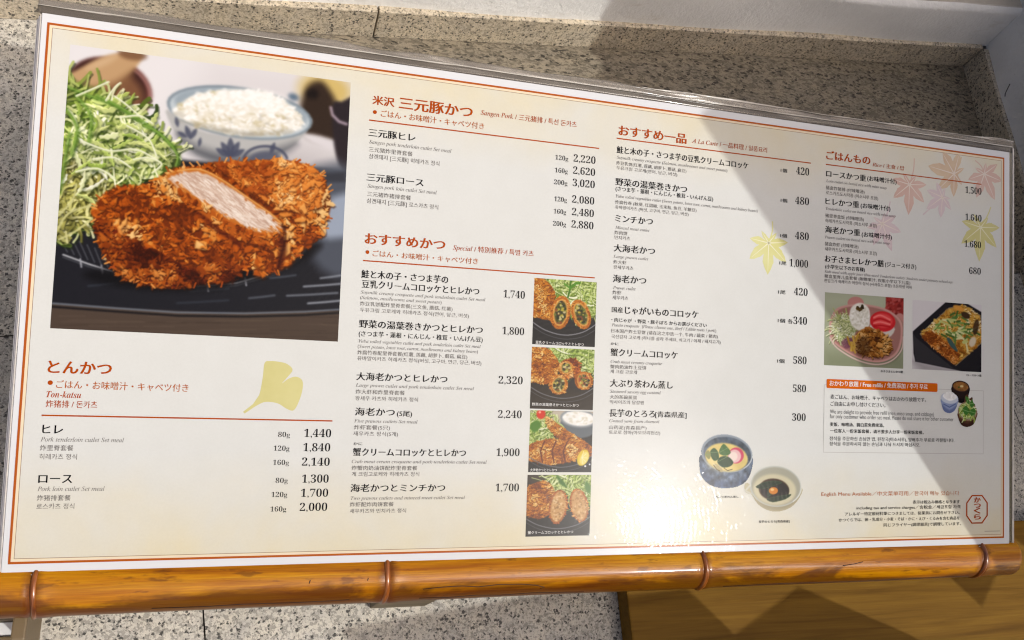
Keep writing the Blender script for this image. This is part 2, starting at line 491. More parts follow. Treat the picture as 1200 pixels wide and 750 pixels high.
    ('p44', 'J', '1尾', 390.8, 144.5, 4.9, 2.53),
    ('p44', 'P', '420', 401.6, 144.5, 9.4, 4.38),
    ('d16', 'd', '国産', 285.2, 127.6, 6.7, 3.15),
    ('d16', 'D', 'じゃがいものコロッケ', 293.2, 127.2, 45.3, 4.35),
    ('d16', 'd', '・肉じゃが ・野菜・豚そぼろ からお選びください', 285.1, 122.4, 58.9, 2.36),
    ('e16', 'E', 'Potato croquette  (Please choose one, Beef / Edible roots / pork)', 285.4, 120.0, 64.8, 1.7),
    ('e16', 'C', '日本国产炸土豆饼 (请在这之中选一个, 牛肉 / 蔬菜 / 猪肉)', 285.3, 116.5, 66.0, 2.22),
    ('e16', 'C', '국산감자 고로케 (하나를 골라 주세요, 쇠고기 / 야채 / 돼지고기)', 285.4, 113.4, 67.8, 2.22),
    ('p45', 'J', '1個', 390.9, 127.7, 4.9, 2.52),
    ('p45', 'J', '各', 397.7, 127.5, 3.4, 2.81),
    ('p45', 'P', '340', 401.5, 127.4, 9.4, 4.36),
    ('d17', 'd', 'かに', 285.1, 109.6, 4.7, 1.7),
    ('d17', 'D', '蟹クリームコロッケ', 285.3, 103.7, 40.8, 4.3),
    ('e17', 'E', 'Crab meat creamy croquette', 285.4, 99.9, 31.1, 1.69),
    ('e17', 'C', '蟹肉奶油炸土豆饼', 285.3, 96.9, 21.7, 2.21),
    ('e17', 'C', '게 크림 고로케', 285.4, 94.3, 15.9, 2.21),
    ('p46', 'J', '1個', 390.9, 104.1, 4.9, 2.5),
    ('p46', 'P', '580', 401.9, 104.1, 9.1, 4.34),
    ('d18', 'D', '大ぶり茶わん蒸し', 285.5, 86.9, 38.0, 4.28),
    ('e18', 'E', 'Steamed savory egg custard', 285.6, 83.7, 30.6, 1.69),
    ('e18', 'C', '大的茶碗蒸蛋', 285.6, 80.4, 16.2, 2.2),
    ('e18', 'C', '빅사이즈의 달걀찜', 285.7, 77.7, 20.2, 2.2),
    ('p47', 'P', '580', 401.9, 87.6, 9.0, 4.32),
    ('d19', 'D', '長芋のとろろ', 285.6, 70.7, 27.3, 4.27),
    ('d19', 'd', '[青森県産]', 313.2, 70.9, 19.4, 3.42),
    ('e19', 'E', 'Grated yam from Aomori', 285.7, 67.7, 30.2, 1.68),
    ('e19', 'C', '山药泥(青森县产)', 285.6, 63.9, 22.5, 2.19),
    ('e19', 'C', '토로로 참마(아오모리현산)', 285.7, 61.3, 30.8, 2.19),
    ('p48', 'P', '300', 401.7, 70.8, 9.3, 4.3),
    ('h5', 'H', 'ごはんもの', 422.7, 228.0, 32.0, 5.5),
    ('s5', 'S', 'Rice / 主食 / 밥', 456.3, 227.3, 23.9, 2.8),
    ('d20', 'D', 'ロースかつ重', 422.9, 217.4, 28.7, 4.24),
    ('d20', 'd', '(お味噌汁付)', 452.6, 218.0, 21.9, 3.43),
    ('e20', 'E', 'Loin cutlet on boxed rice with miso soup', 422.9, 214.2, 44.2, 1.75),
    ('e20', 'C', '猪盒炸猪排 (付味噌汤)', 422.7, 209.7, 28.0, 2.49),
    ('e20', 'C', '로스카츠도시락풍 (미소시루 포함)', 422.8, 206.6, 38.0, 2.49),
    ('p50', 'P', '1,500', 528.2, 218.1, 12.9, 4.24),
    ('d21', 'D', 'ヒレかつ重', 422.7, 200.5, 24.1, 4.23),
    ('d21', 'd', '(お味噌汁付)', 448.0, 200.7, 22.0, 3.4),
    ('e21', 'E', 'Tenderloin cutlet on boxed rice with miso soup', 422.8, 197.3, 51.3, 1.74),
    ('e21', 'C', '猪里脊盒饭 (付味噌汤)', 422.6, 192.7, 27.8, 2.48),
    ('e21', 'C', '히레카츠도시락풍 (미소시루 포함)', 422.6, 189.6, 37.5, 2.48),
    ('p51', 'P', '1,640', 528.3, 200.6, 12.9, 4.22),
    ('d22', 'D', '海老かつ重', 422.7, 183.4, 25.1, 4.21),
    ('d22', 'd', '(お味噌汁付)', 449.0, 183.1, 22.3, 3.39),
    ('e22', 'E', 'Prawn cutlets on boxed rice with miso soup', 422.5, 180.0, 47.3, 1.73),
    ('e22', 'C', '猪盒炸虾 (付味噌汤)', 422.6, 175.6, 24.1, 2.47),
    ('e22', 'C', '새우카츠도시락풍 (미소시루 포함)', 422.6, 172.5, 37.7, 2.47),
    ('p52', 'P', '1,680', 527.6, 183.4, 13.3, 4.2),
    ('d23', 'D', 'お子さまヒレかつ膳', 422.7, 165.8, 42.7, 4.19),
    ('d23', 'd', '(ジュース付き)', 466.4, 166.0, 23.6, 3.41),
    ('d23', 'd', '(小学生以下のお客様)', 423.1, 161.8, 28.5, 2.71),
    ('e23', 'E', 'Kids meal with apple juice (Bite-sized Tenderloin cutlet)  Students under primary school age', 422.7, 159.3, 95.8, 1.6),
    ('e23', 'C', '猪盒里脊儿童套餐 (附赠果汁, 仅限小学以下儿童)', 422.6, 156.2, 62.9, 2.34),
    ('e23', 'C', '한입크기 히레카츠 어린이 정식 (사과쥬스 포함) 초등학생 이하', 422.5, 153.5, 64.3, 2.33),
    ('p53', 'P', '680', 531.4, 166.4, 9.4, 4.19),
    ('cap_kid', 'J', 'お子さまヒレかつ膳', 464.0, 101.3, 16.5, 1.59),
    ('cap_bento', 'J', 'ロースかつ重', 529.7, 101.3, 11.8, 1.5),
    ('ban', 'V', 'おかわり放題 / Free refills / 免费添加 / 추가 무료', 427.3, 92.0, 72.0, 3.26),
    ('r1', 'j', '麦ごはん、お味噌汁、キャベツはおかわり放題です。', 428.1, 84.2, 70.1, 2.83),
    ('r1', 'j', 'ご自由にお申し付けください。', 428.1, 80.1, 39.6, 2.83),
    ('r2', 'A', 'We are delight to provide free refill (rice, miso soup, and cabbage)', 427.9, 75.6, 76.4, 2.68),
    ('r2', 'A', 'for only customer who order set meal. Please do not share it for other customer', 427.9, 72.8, 91.6, 2.68),
    ('r3', 'J', '麦饭、味噌汤、圆白菜免费续添。', 428.0, 68.1, 38.9, 2.4),
    ('r3', 'J', '一位客人一份米饭套餐，请不要多人分享一份米饭套餐。', 428.1, 64.3, 68.5, 2.39),
    ('r4', 'j', '정식을 주문하신 손님만 밥, 된장국(미소시루), 양배추가 무료로 리필됩니다.', 427.8, 59.7, 92.4, 2.53),
    ('r4', 'j', '정식을 주문하시지 않는 손님과 나눠 드시지 마십시오.', 427.8, 56.6, 66.1, 2.53),
    ('f1', 'O', 'English Menu Available／中文菜单可用／한국어 메뉴 있습니다', 422.7, 27.0, 101.5, 2.69),
    ('f2', 'j', '表示は税込み価格となります', 488.8, 22.0, 35.7, 2.23),
    ('f2', 'j', 'including tax and service charges／含税金／세금포함 가격', 447.6, 18.9, 77.4, 2.29),
    ('f2', 'j', 'アレルギー特定原材料等につきましては、従業員にお問合せ下さい。', 439.3, 15.4, 85.2, 2.17),
    ('f2', 'j', 'かつくらでは、卵・乳成分・小麦・そば・かに・えび・くるみを含む商品を', 435.2, 12.0, 89.3, 2.16),
    ('f2', 'j', '同じフライヤー(調理器具)で調理しています。', 467.3, 8.5, 58.4, 2.2),
    ('seal', 'R', 'か', 535.8, 22.3, 5.4, 3.44),
    ('seal', 'R', 'つ', 535.8, 18.9, 5.4, 3.44),
    ('seal', 'R', 'く', 535.8, 15.6, 5.4, 3.44),
    ('seal', 'R', 'ら', 535.9, 11.8, 5.4, 3.43),
    ('cap_cha', 'J', '大ぶり茶わん蒸し', 352.0, 26.5, 15.0, 1.22),
    ('cap_tor', 'J', '長芋のとろろ[青森県産]', 380.4, 12.1, 20.7, 1.54),
    ('c1', 'K', '豆乳クリームコロッケとヒレかつ', 241.7, 108.4, 27.6, 1.69),
    ('c2', 'K', '野菜の湯葉巻きかつとヒレかつ', 240.9, 75.6, 26.6, 1.63),
    ('c3', 'K', '大海老かつとヒレかつ', 241.2, 41.1, 15.0, 1.62),
    ('c4', 'K', '蟹クリームコロッケとヒレかつ', 241.1, 8.5, 25.5, 1.61),
]
# ------------------------------------------------------------------ setting
ZF = -0.06
U = Vector((0.99161, 0.12910, 0.0)).normalized()          # along the back wall
VB = Vector((0.0678, 0.9977, 0.0)).normalized()           # along the right wall, away from the viewer
granite = granite_mat('granite', (0.66, 0.635, 0.57, 1), (0.33, 0.312, 0.275, 1), (0.022, 0.021, 0.02, 1))
granite_s = granite_mat('granite_skirting', (0.68, 0.60, 0.47, 1), (0.45, 0.39, 0.29, 1), (0.035, 0.032, 0.028, 1))
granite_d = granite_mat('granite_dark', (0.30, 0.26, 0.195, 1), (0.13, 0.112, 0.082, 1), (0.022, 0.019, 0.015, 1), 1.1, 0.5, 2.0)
joint_m = plain_mat('joint_mortar', (62, 56, 48), 0.9)
plaster = plaster_mat('white_plaster', (244, 243, 239))
sill_m = plaster_mat('grey_plaster', (196, 188, 174))

mesh_from('ground', [(-30, -30, ZF - 0.004), (30, -30, ZF - 0.004), (30, 30, ZF - 0.004), (-30, 30, ZF - 0.004)], [(0, 1, 2, 3)], joint_m)['kind'] = 'structure'
# granite slabs, one sheet with 1.4 mm joints
V2 = Vector((-U.y, U.x, 0))
org = Vector((0.089, -0.075, 0))
bm = bmesh.new(); bm2 = bmesh.new()
def slab(t, a0, a1, b0, b1, g=0.0004):
    q = [org + U * a + V2 * b for a, b in ((a0 + g, b0 + g), (a1 - g, b0 + g), (a1 - g, b1 - g), (a0 + g, b1 - g))]
    t.faces.new([t.verts.new((p.x, p.y, ZF)) for p in q])
for i in range(-6, 7):
    for r0, r1 in ((-2.4, -1.8), (-1.8, -1.2), (-1.2, -0.6), (-0.6, 0.0), (0.0, 0.22)):
        slab(bm, i * 0.30, (i + 1) * 0.30, r0, r1)
for i in range(-6, 0):
    slab(bm, i * 0.30, (i + 1) * 0.30, 0.22, 2.0)
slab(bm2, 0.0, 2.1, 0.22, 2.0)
me = bpy.data.meshes.new('granite_paving'); bm.to_mesh(me); bm.free()
link('granite_paving', me, granite)['kind'] = 'structure'
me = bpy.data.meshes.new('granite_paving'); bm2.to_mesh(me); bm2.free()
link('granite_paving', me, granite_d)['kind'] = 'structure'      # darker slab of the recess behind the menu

# low back wall: plaster face with a ledge on top and a granite skirting at its foot
P0 = Vector((0.3381, 0.3982, 0)); P1 = Vector((0.7385, 0.4516, 0))       # foot line of the skirting
def wline(s, off=0.0):
    p = P1 + U * s + V2 * off
    return (p.x, p.y)
bw = empty('plaster_wall', (P1.x, P1.y, 0))
tag(bw, 'low white plaster wall behind the menu, sunlit at left and shaded at right', 'wall', kind='thing')
def local_prism(name, base, z0, z1, mat, root, bevel=0.0):
    l = root.location
    return prism(name, [(x - l.x, y - l.y) for x, y in base], z0 - l.z, z1 - l.z, mat, root, bevel)
def wavy_wall(name, f, z0, z1, s0, s1, mat, root, nx=150, nz=14, amp=0.0012, round_r=0.004):
    """plaster face with a hand-trowelled unevenness and a rounded top edge"""
    vs_, fs_ = [], []
    ph = [(random.uniform(15, 60), random.uniform(0, 6.3), random.uniform(20, 90)) for _ in range(6)]
    for k in range(nz + 1):
        for i in range(nx + 1):
            s = s0 + (s1 - s0) * i / nx; z = z0 + (z1 - z0) * k / nz
            d = amp * sum(math.sin(a * s + p + b * z) for a, p, b in ph) / 3
            r = max(0.0, z - (z1 - round_r))
            d -= round_r - math.sqrt(max(round_r ** 2 - r * r, 0))
            x, y = f(s, d)
            vs_.append((x - root.location.x, y - root.location.y, z))
    for k in range(nz):
        for i in range(nx):
            a = k * (nx + 1) + i
            fs_.append((a, a + 1, a + nx + 2, a + nx + 1))
    return mesh_from(name, vs_, fs_, mat, root, True)
wavy_wall('plaster_face', lambda s, d: wline(s, 0.0045 - d), -0.036, 0.0105, -1.6, 0.03, plaster, bw)
for (a, b) in ((-1.6, -1.17), (-1.169, -0.571), (-0.57, 0.0)):
    local_prism('skirting', [wline(a), wline(b), wline(b, 0.012), wline(a, 0.012)], ZF, -0.0340, granite_s, bw, 0.0007)
local_prism('ledge', [wline(-1.6, 0.0085), wline(0.06, 0.0085), wline(0.06, 0.5), wline(-1.6, 0.5)], -0.02, 0.0104, sill_m, bw)
# right wall
def rline(s, off=0.0):            # s metres towards the viewer, off to the right
    p = P1 - VB * s + Vector((VB.y, -VB.x, 0)) * off
    return (p.x, p.y)
rw = empty('plaster_wall', (P1.x, P1.y, 0))
tag(rw, 'taller white plaster return wall at right of the granite corner', 'wall', kind='thing')
wavy_wall('plaster_face', lambda s, d: rline(s, 0.0045 - d), -0.036, 0.11, -0.30, 0.42, plaster, rw, 70, 26)
local_prism('wall_core', [rline(0.42, 0.0095), rline(0.42, 0.22), rline(-0.3, 0.22), rline(-0.3, 0.0095)], ZF, 0.109, plaster, rw)
local_prism('skirting', [rline(0.42), rline(0.42, 0.012), rline(0.0, 0.012), rline(0.0)], ZF, -0.0340, granite_s, rw, 0.0007)
# dark panel added on the ledge, above the picture, to block sky light
win = empty('sky_blocker', (P1.x, P1.y, 0.0104))
tag(win, 'added dark panel on the ledge above the picture, blocking sky light', 'sky blocker', kind='thing')
blocker_panel_m = plain_mat('blocker_dark', (40, 40, 42), 0.08)
blocker_bar_m = plain_mat('blocker_brown', (70, 62, 54), 0.5)
local_prism('blocker_panel', [wline(-1.5, 0.17), wline(0.05, 0.17), wline(0.05, 0.178), wline(-1.5, 0.178)], 0.04, 0.55, blocker_panel_m, win)
local_prism('blocker_bar', [wline(-1.5, 0.16), wline(0.05, 0.16), wline(0.05, 0.19), wline(-1.5, 0.19)], 0.0108, 0.04, blocker_bar_m, win)
local_prism('blocker_bar', [wline(-1.5, 0.16), wline(0.05, 0.16), wline(0.05, 0.19), wline(-1.5, 0.19)], 0.55, 0.59, blocker_bar_m, win)
# a thin dark hair caught on the right wall
bm = bmesh.new()
def rpt(s, z, off): x, y = rline(s, off); return Vector((x, y, z))
# unseen slab added out of the picture, outlined to throw the long shadow
E1 = Vector((-SUN.y, SUN.x, 0)).normalized()
E1 = Vector((0, 0, 1)).cross(SUN).normalized()
E2 = SUN.cross(E1)
HV = Vector((SUN.x, SUN.y, 0)).normalized()
def shade_slab(name, prof, q, thick, mat):
    """upright slab, profile given across and up as the sun sees it; stands on the ground"""
    base = HV * q
    top = []
    for a, b in prof:
        z = (b + q * SUN.z) / math.cos(SUN_EL)
        top.append((a, max(z, ZF - 0.002)))
    outline = top
    v = []
    for o in (0.0, thick):
        for a, z in outline:
            p = base + E1 * a + HV * o
            v.append((p.x, p.y, z))
    n = len(outline)
    f = [tuple(range(n)), tuple(range(2 * n - 1, n - 1, -1))] + [(i, n + i, n + (i + 1) % n, (i + 1) % n) for i in range(n)]
    o = mesh_from(name, v, f, mat)
    bm = bmesh.new(); bm.from_mesh(o.data); bmesh.ops.recalc_face_normals(bm, faces=bm.faces[:]); bm.to_mesh(o.data); bm.free()
    return o
A_PROF = [(0.377, -0.323), (0.377, -0.296), (0.390, -0.125), (0.3985, -0.006), (0.404, -0.004), (0.505, -0.027), (0.524, -0.025), (0.529, 0.0), (0.531, 0.10), (0.95, 0.12), (0.95, -2), (0.90, -2), (0.90, -0.46), (0.447, -0.46), (0.440, -0.323)]
tag(shade_slab('shadow_slab', A_PROF, 0.78, 0.05, plaster), 'pale slab added out of the picture at right, shaped to throw the long shadow', 'shadow caster', kind='thing')
dark_slab = plaster_mat('shade_slab_dark', (90, 84, 78))  # for the added front slab: stands in for a person's shadow, blocks sky
B_PROF = [(-0.6, -2), (-0.6, 0.02), (-0.22, 0.02), (-0.03, -0.090), (0.083, -0.160), (0.086, -0.137), (0.150, -0.176), (0.238, -0.232), (0.237, -0.262), (0.292, -0.276), (0.322, -0.334), (0.36, -0.45), (0.36, -2)]
tag(shade_slab('front_shade_slab', B_PROF, 0.66, 0.03, dark_slab), 'stepped slab added out of the picture in front of the bamboo rail to shade it', 'wall', kind='thing')
# ------------------------------------------------------------------ the menu
TILT = math.asin(0.34675310)
MM = 0.001
menu = empty('restaurant_menu', (0, 0, 0), (TILT, 0, 0))
tag(menu, 'large laminated restaurant menu with food photos leaning on the bamboo rail', 'menu')

paper_m, nt, bs = new_mat('menu_paper')
bs.inputs['Base Color'].default_value = inkc((234, 235, 237)); laminate(nt, bs)
field_m, nt, bs = new_mat('menu_print_field')
v = coords(nt)
tc = nt.nodes.new('ShaderNodeTexCoord')
sp = node(nt, 'ShaderNodeSeparateXYZ'); nt.links.new(tc.outputs['Object'], sp.inputs[0])
# washi tint: cream clouds gathered along the top and the foot of the sheet
top = math_n(nt, 'MULTIPLY', math_n(nt, 'SUBTRACT', sp.outputs[1], 0.190, True), 15.0)
low = math_n(nt, 'MULTIPLY', math_n(nt, 'SUBTRACT', 0.062, sp.outputs[1], True), 15.0)
cl = noise(nt, v, 24, 5, 0.55, 0.4)
cl2 = noise(nt, v, 70, 4, 0.6)
f = math_n(nt, 'MULTIPLY', math_n(nt, 'ADD', top, low), math_n(nt, 'MULTIPLY', cl, 2.2))
c = mix(nt, math_n(nt, 'MULTIPLY', math_n(nt, 'SUBTRACT', f, 0.18, True), 1.0, True), inkc((227, 228, 224)), inkc((232, 222, 192)))
c = mix(nt, 0.35, c, ramp(nt, cl2, [(0.3, (0.94, 0.935, 0.92)), (0.7, (1.03, 1.03, 1.03))]), 'MULTIPLY')
grain = noise(nt, v, 900, 3, 0.7)
c = mix(nt, 0.35, c, ramp(nt, grain, [(0.35, (0.95, 0.95, 0.95)), (0.65, (1.03, 1.03, 1.03))]), 'MULTIPLY')
nt.links.new(c, bs.inputs['Base Color']); laminate(nt, bs)

INK = {
    'red': print_mat('ink_vermilion', (180, 74, 2)), 'orange': print_mat('ink_orange', (190, 96, 18)),
    'black': print_mat('ink_black', (18, 17, 20)), 'grey': print_mat('ink_grey', (116, 111, 108)),
    'white': print_mat('ink_white', (244, 242, 238)), 'line': print_mat('ink_line', (184, 92, 34)),
    'cream': print_mat('ink_cream', (245, 228, 196)), 'thin': print_mat('ink_thin', (150, 118, 100)),
    'banner': print_mat('ink_banner', (214, 100, 12)), 'pale': print_mat('ink_pale_grey', (190, 186, 182)),
}

def mrect(name, x0, y0, x1, y1, z, mat, parent=menu):
    return mesh_from(name, [(x * MM, y * MM, z * MM) for x, y in rect(x0, y0, x1, y1)], [(0, 1, 2, 3)], mat, parent)

def mframe(name, x0, y0, x1, y1, w, z, mat, parent=menu, wv=None):
    wv = w if wv is None else wv
    o = [(x0, y0), (x1, y0), (x1, y1), (x0, y1)]
    i = [(x0 + w, y0 + wv), (x1 - w, y0 + wv), (x1 - w, y1 - wv), (x0 + w, y1 - wv)]
    return mesh_from(name, [(x * MM, y * MM, z * MM) for x, y in o + i], [(k, (k + 1) % 4, 4 + (k + 1) % 4, 4 + k) for k in range(4)], mat, parent)

FW, FH = 560.0, 244.5
def mprism(name, x0, y0, x1, y1, z0, z1, mat, bevel=0.0, parent=menu):
    return prism(name, [(x * MM, y * MM) for x, y in rect(x0, y0, x1, y1)], z0 * MM, z1 * MM, mat, parent, bevel)
mprism('paper', -2.4, -3.6, 564.3, 248.6, -0.9, 0.0, paper_m, 0.00025)
back_m = print_mat('back_sheet', (214, 211, 212))
mprism('back_sheet', -4.0, -4.6, 562.5, 247.4, -2.4, -1.3, back_m, 0.0003)
mprism('back_sheet', -5.0, -5.4, 565.6, 246.6, -4.2, -3.0, back_m, 0.0003)
mrect('print_field', 0.9, 0.9, FW - 0.9, FH - 0.9, 0.05, field_m)
mframe('border', 0, 0, FW, FH, 1.05, 0.11, INK['line'])
mframe('border', 1.05, 1.05, FW - 1.05, FH - 1.05, 1.2, 0.11, INK['cream'])
mframe('border', 2.25, 2.25, FW - 2.25, FH - 2.25, 0.22, 0.12, INK['thin'])

# clear plastic sleeve: welded rims that stand out beyond the paper
film_dark = film_mat('sleeve_film', (104, 96, 86), 0.62)
film_light = film_mat('sleeve_weld', (206, 200, 192), 0.72)
film_clear = film_mat('sleeve_clear', (226, 224, 220), 0.45)
def wavy_strip(name, x0, x1, y0, y1, z, mat, amp_y=0.35, amp_z=0.5, seed=1):
    """thin welded film, not quite flat and not quite straight"""
    r = random.Random(seed)
    ph = [(r.uniform(0.015, 0.09), r.uniform(0, 6.3)) for _ in range(5)]
    n = 220
    rows = []
    for k, (y, wy) in enumerate(((y0, 0.0), (y0 + (y1 - y0) * .35, 0.3), (y0 + (y1 - y0) * .7, 0.7), (y1, 1.0))):
        row = []
        for i in range(n + 1):
            x = x0 + (x1 - x0) * i / n
            d = sum(math.sin(x * f + p) for f, p in ph) / 2.2
            e = sum(math.sin(x * f * 1.9 + p * 2 + k) for f, p in ph) / 2.2
            row.append((x * MM, (y + d * amp_y * wy) * MM, (z + e * amp_z * (0.3 + wy)) * MM))
        rows.append(row)
    V = [p for row in rows for p in row]
    F = [(k * (n + 1) + i, k * (n + 1) + i + 1, (k + 1) * (n + 1) + i + 1, (k + 1) * (n + 1) + i) for k in range(3) for i in range(n)]
    o = mesh_from(name, V, F, mat, menu, True)
    so_ = o.modifiers.new('thickness', 'SOLIDIFY'); so_.thickness = 0.0003
    return o
wavy_strip('sleeve_rim', -4.6, 568.4, 248.8, 252.5, -0.8, film_dark, 0.15, 0.25, 3)
wavy_strip('sleeve_rim', -4.6, 568.8, 252.4, 256.2, -1.5, film_mat('sleeve_film_grey', (138, 130, 120), 0.55), 0.55, 0.5, 5)
mprism('sleeve_rim', 564.6, -3.0, 567.3, 248.7, -1.3, -0.6, film_mat('sleeve_film_olive', (98, 92, 70), 0.7), 0.0002)
mprism('sleeve_rim', 567.4, -3.4, 568.7, 252.0, -1.4, -0.3, film_light, 0.0002)
mprism('sleeve_rim', -3.4, -5.2, 564.0, -4.7, -1.0, -0.1, film_light, 0.0001)
mprism('sleeve_rim', -3.2, -3.4, -2.6, 248.0, -1.0, -0.2, film_light, 0.0001)

edge_m = film_mat('sleeve_edge', (214, 208, 198), 0.55)
wavy_strip('sleeve_edge', -4.6, 568.4, 252.3, 252.75, -0.5, edge_m, 0.15, 0.2, 3)
wavy_strip('sleeve_edge', 300, 568.8, 255.8, 256.4, -1.1, edge_m, 0.5, 0.4, 5)
mprism('sleeve_edge', 564.3, -3.2, 564.6, 248.6, -0.7, -0.1, edge_m)
def mpoly(name, pts, z, mat, parent=menu):
    me = bpy.data.meshes.new(name)
    bm = bmesh.new()
    bm.free()
    from mathutils.geometry import tessellate_polygon
    V = [Vector((x * MM, y * MM, z * MM)) for x, y in pts]
    tris = [tuple(t) for t in tessellate_polygon([V])]
    tris = [t if (V[t[1]] - V[t[0]]).cross(V[t[2]] - V[t[0]]).z > 0 else t[::-1] for t in tris]
    me.from_pydata([tuple(v) for v in V], [], tris); me.update()
    return link(name, me, mat, parent)

def smooth(pts, n=5, closed=True):
    out = []
    N = len(pts)
    rngi = range(N) if closed else range(N - 1)
    for i in rngi:
        if closed: p = [pts[(i + k - 1) % N] for k in range(4)]
        else: p = [pts[max(0, min(N - 1, i + k - 1))] for k in range(4)]
        for k in range(n):
            t = k / n
            out.append(tuple(0.5 * ((2 * p[1][d]) + (p[2][d] - p[0][d]) * t + (2 * p[0][d] - 5 * p[1][d] + 4 * p[2][d] - p[3][d]) * t * t + (3 * p[1][d] - p[0][d] - 3 * p[2][d] + p[3][d]) * t ** 3) for d in (0, 1)))
    if not closed: out.append(tuple(pts[-1]))
    return out

for x0, y, x1 in ((9.2, 65.5, 137.5), (148.3, 217.55, 274.7), (148.6, 145.85, 274.5), (285.1, 224.5, 411.9), (422.5, 224.95, 541.1)):
    mrect('rule_line', x0, y - 0.33, x1, y + 0.33, 0.16, INK['red'])

# printed leaves
def leaf_mat(name, c0, c1):
    m, nt, bs = new_mat(name)
    n = noise(nt, coords(nt), 45, 4, 0.6)
    c = ramp(nt, n, [(0.35, inkc(c0)), (0.65, inkc(c1))])
    nt.links.new(c, bs.inputs['Base Color']); laminate(nt, bs)
    return m
def maple(cx, cy, R, ang, mat, vein, z, stem):
    root = None
    lobes = [(0, 1.0), (50, 0.86), (97, 0.70), (142, 0.42), (-50, 0.88), (-97, 0.72), (-142, 0.45)]
    lobes.sort()
    pts = []
    n_l = len(lobes)
    for i, (a, L) in enumerate(lobes):
        L *= random.uniform(0.95, 1.05)
        prv = lobes[i - 1][0] - (360 if i == 0 else 0); nxt = lobes[(i + 1) % n_l][0] + (360 if i == n_l - 1 else 0)
        hw = 21 if abs(a) < 120 else 17
        for da, rr in ((-hw, 0.52), (-hw * 0.86, 0.63), (-hw * 0.70, 0.66), (-hw * 0.36, 0.82), (0, 1.0), (hw * 0.36, 0.82), (hw * 0.70, 0.66), (hw * 0.86, 0.63), (hw, 0.52)):
            pts.append((a + da, rr * L * random.uniform(0.97, 1.03)))
        pts.append(((a + nxt) / 2, 0.40 if abs(a) < 120 else 0.14))
    pts = [(cx + math.cos(math.radians(t + ang)) * r * R, cy + math.sin(math.radians(t + ang)) * r * R) for t, r in pts]
    pts = [(min(x, FW - 2.6), min(y, FH - 2.6)) for x, y in pts]
    nn = len(pts)
    o = mesh_from('printed_leaf', [(cx * MM, cy * MM, z * MM)] + [(x * MM, y * MM, z * MM) for x, y in pts], [(0, 1 + k, 1 + (k + 1) % nn) for k in range(nn)], mat, menu)
    bm = bmesh.new()
    def vein_strip(x0, y0, x1, y1, w):
        x1 = min(x1, FW - 3.2); y1 = min(y1, FH - 3.2)
        d = Vector((x1 - x0, y1 - y0)); n = Vector((-d.y, d.x)).normalized() * w
        q = [(x0 + n.x, y0 + n.y), (x0 - n.x, y0 - n.y), (x1 - n.x * .2, y1 - n.y * .2), (x1 + n.x * .2, y1 + n.y * .2)]
        f = bm.faces.new([bm.verts.new((x * MM, y * MM, (z + 0.015) * MM)) for x, y in q])
        f.normal_update()
        if f.normal.z < 0: f.normal_flip()
    for k, (a, L) in enumerate(lobes):
        t = math.radians(a + ang)
        vein_strip(cx, cy, cx + math.cos(t) * L * R * 0.9, cy + math.sin(t) * L * R * 0.9, 0.38)
    me = bpy.data.meshes.new('vein'); bm.to_mesh(me); bm.free()
    link('vein', me, vein, o)
    # stalk
    sx, sy = stem
    prev = (cx, cy)
    P = smooth([(cx, cy), ((cx + sx) / 2 + 1.2, (cy + sy) / 2 + 0.8), (sx, sy)], 5, False)
    bm = bmesh.new()
    L_, R_ = [], []
    for i, p in enumerate(P):
        a = P[max(i - 1, 0)]; b = P[min(i + 1, len(P) - 1)]
        d = Vector((b[0] - a[0], b[1] - a[1])).normalized(); n = Vector((-d.y, d.x)) * 0.42
        L_.append(bm.verts.new(((p[0] + n.x) * MM, (p[1] + n.y) * MM, (z - 0.012) * MM))); R_.append(bm.verts.new(((p[0] - n.x) * MM, (p[1] - n.y) * MM, (z - 0.012) * MM)))
    for i in range(len(P) - 1):
        f = bm.faces.new((R_[i], R_[i + 1], L_[i + 1], L_[i]))
    me = bpy.data.meshes.new('stalk'); bm.to_mesh(me); bm.free()
    link('stalk', me, mat, o)
    return o
vein_m = print_mat('leaf_vein', (238, 226, 214)); vein_y = print_mat('leaf_vein_yellow', (243, 240, 205))
pink = leaf_mat('leaf_pink', (226, 196, 184), (219, 186, 172)); sand = leaf_mat('leaf_sand', (226, 206, 176), (218, 190, 164))
lil = leaf_mat('leaf_lilac', (226, 210, 212), (220, 198, 204)); yel = leaf_mat('leaf_yellow', (224, 218, 158), (214, 208, 142))
pale_y = leaf_mat('leaf_pale_yellow', (231, 229, 168), (224, 220, 150))
tag(maple(484.5, 219, 18.5, -92, pink, vein_m, 0.08, (488, 236)), 'pale pink maple leaf beside the rice heading')
tag(maple(519.2, 229.5, 21, 172, sand, vein_m, 0.10, (525, 241)), 'sand coloured maple leaf at the top of the right page')
tag(maple(543.5, 232, 19, -62, pink, vein_m, 0.13, (536, 240)), 'pale pink maple leaf in the top right corner')
tag(maple(510, 213.5, 15, 215, lil, vein_m, 0.145, (495, 201)), 'faint rose maple leaf in the middle of the cluster')
tag(maple(464.3, 192.5, 17.5, -66, lil, vein_m, 0.08, (470, 207)), 'faint lilac maple leaf over the rice bowl dishes')
tag(maple(540.7, 197, 21.5, -93, yel, vein_y, 0.08, (549, 211)), 'yellow green maple leaf below the top right corner')
tag(maple(383.8, 174, 18.5, -91, pale_y, vein_y, 0.08, (386, 187)), 'pale yellow maple leaf crossed by the shadow edge')
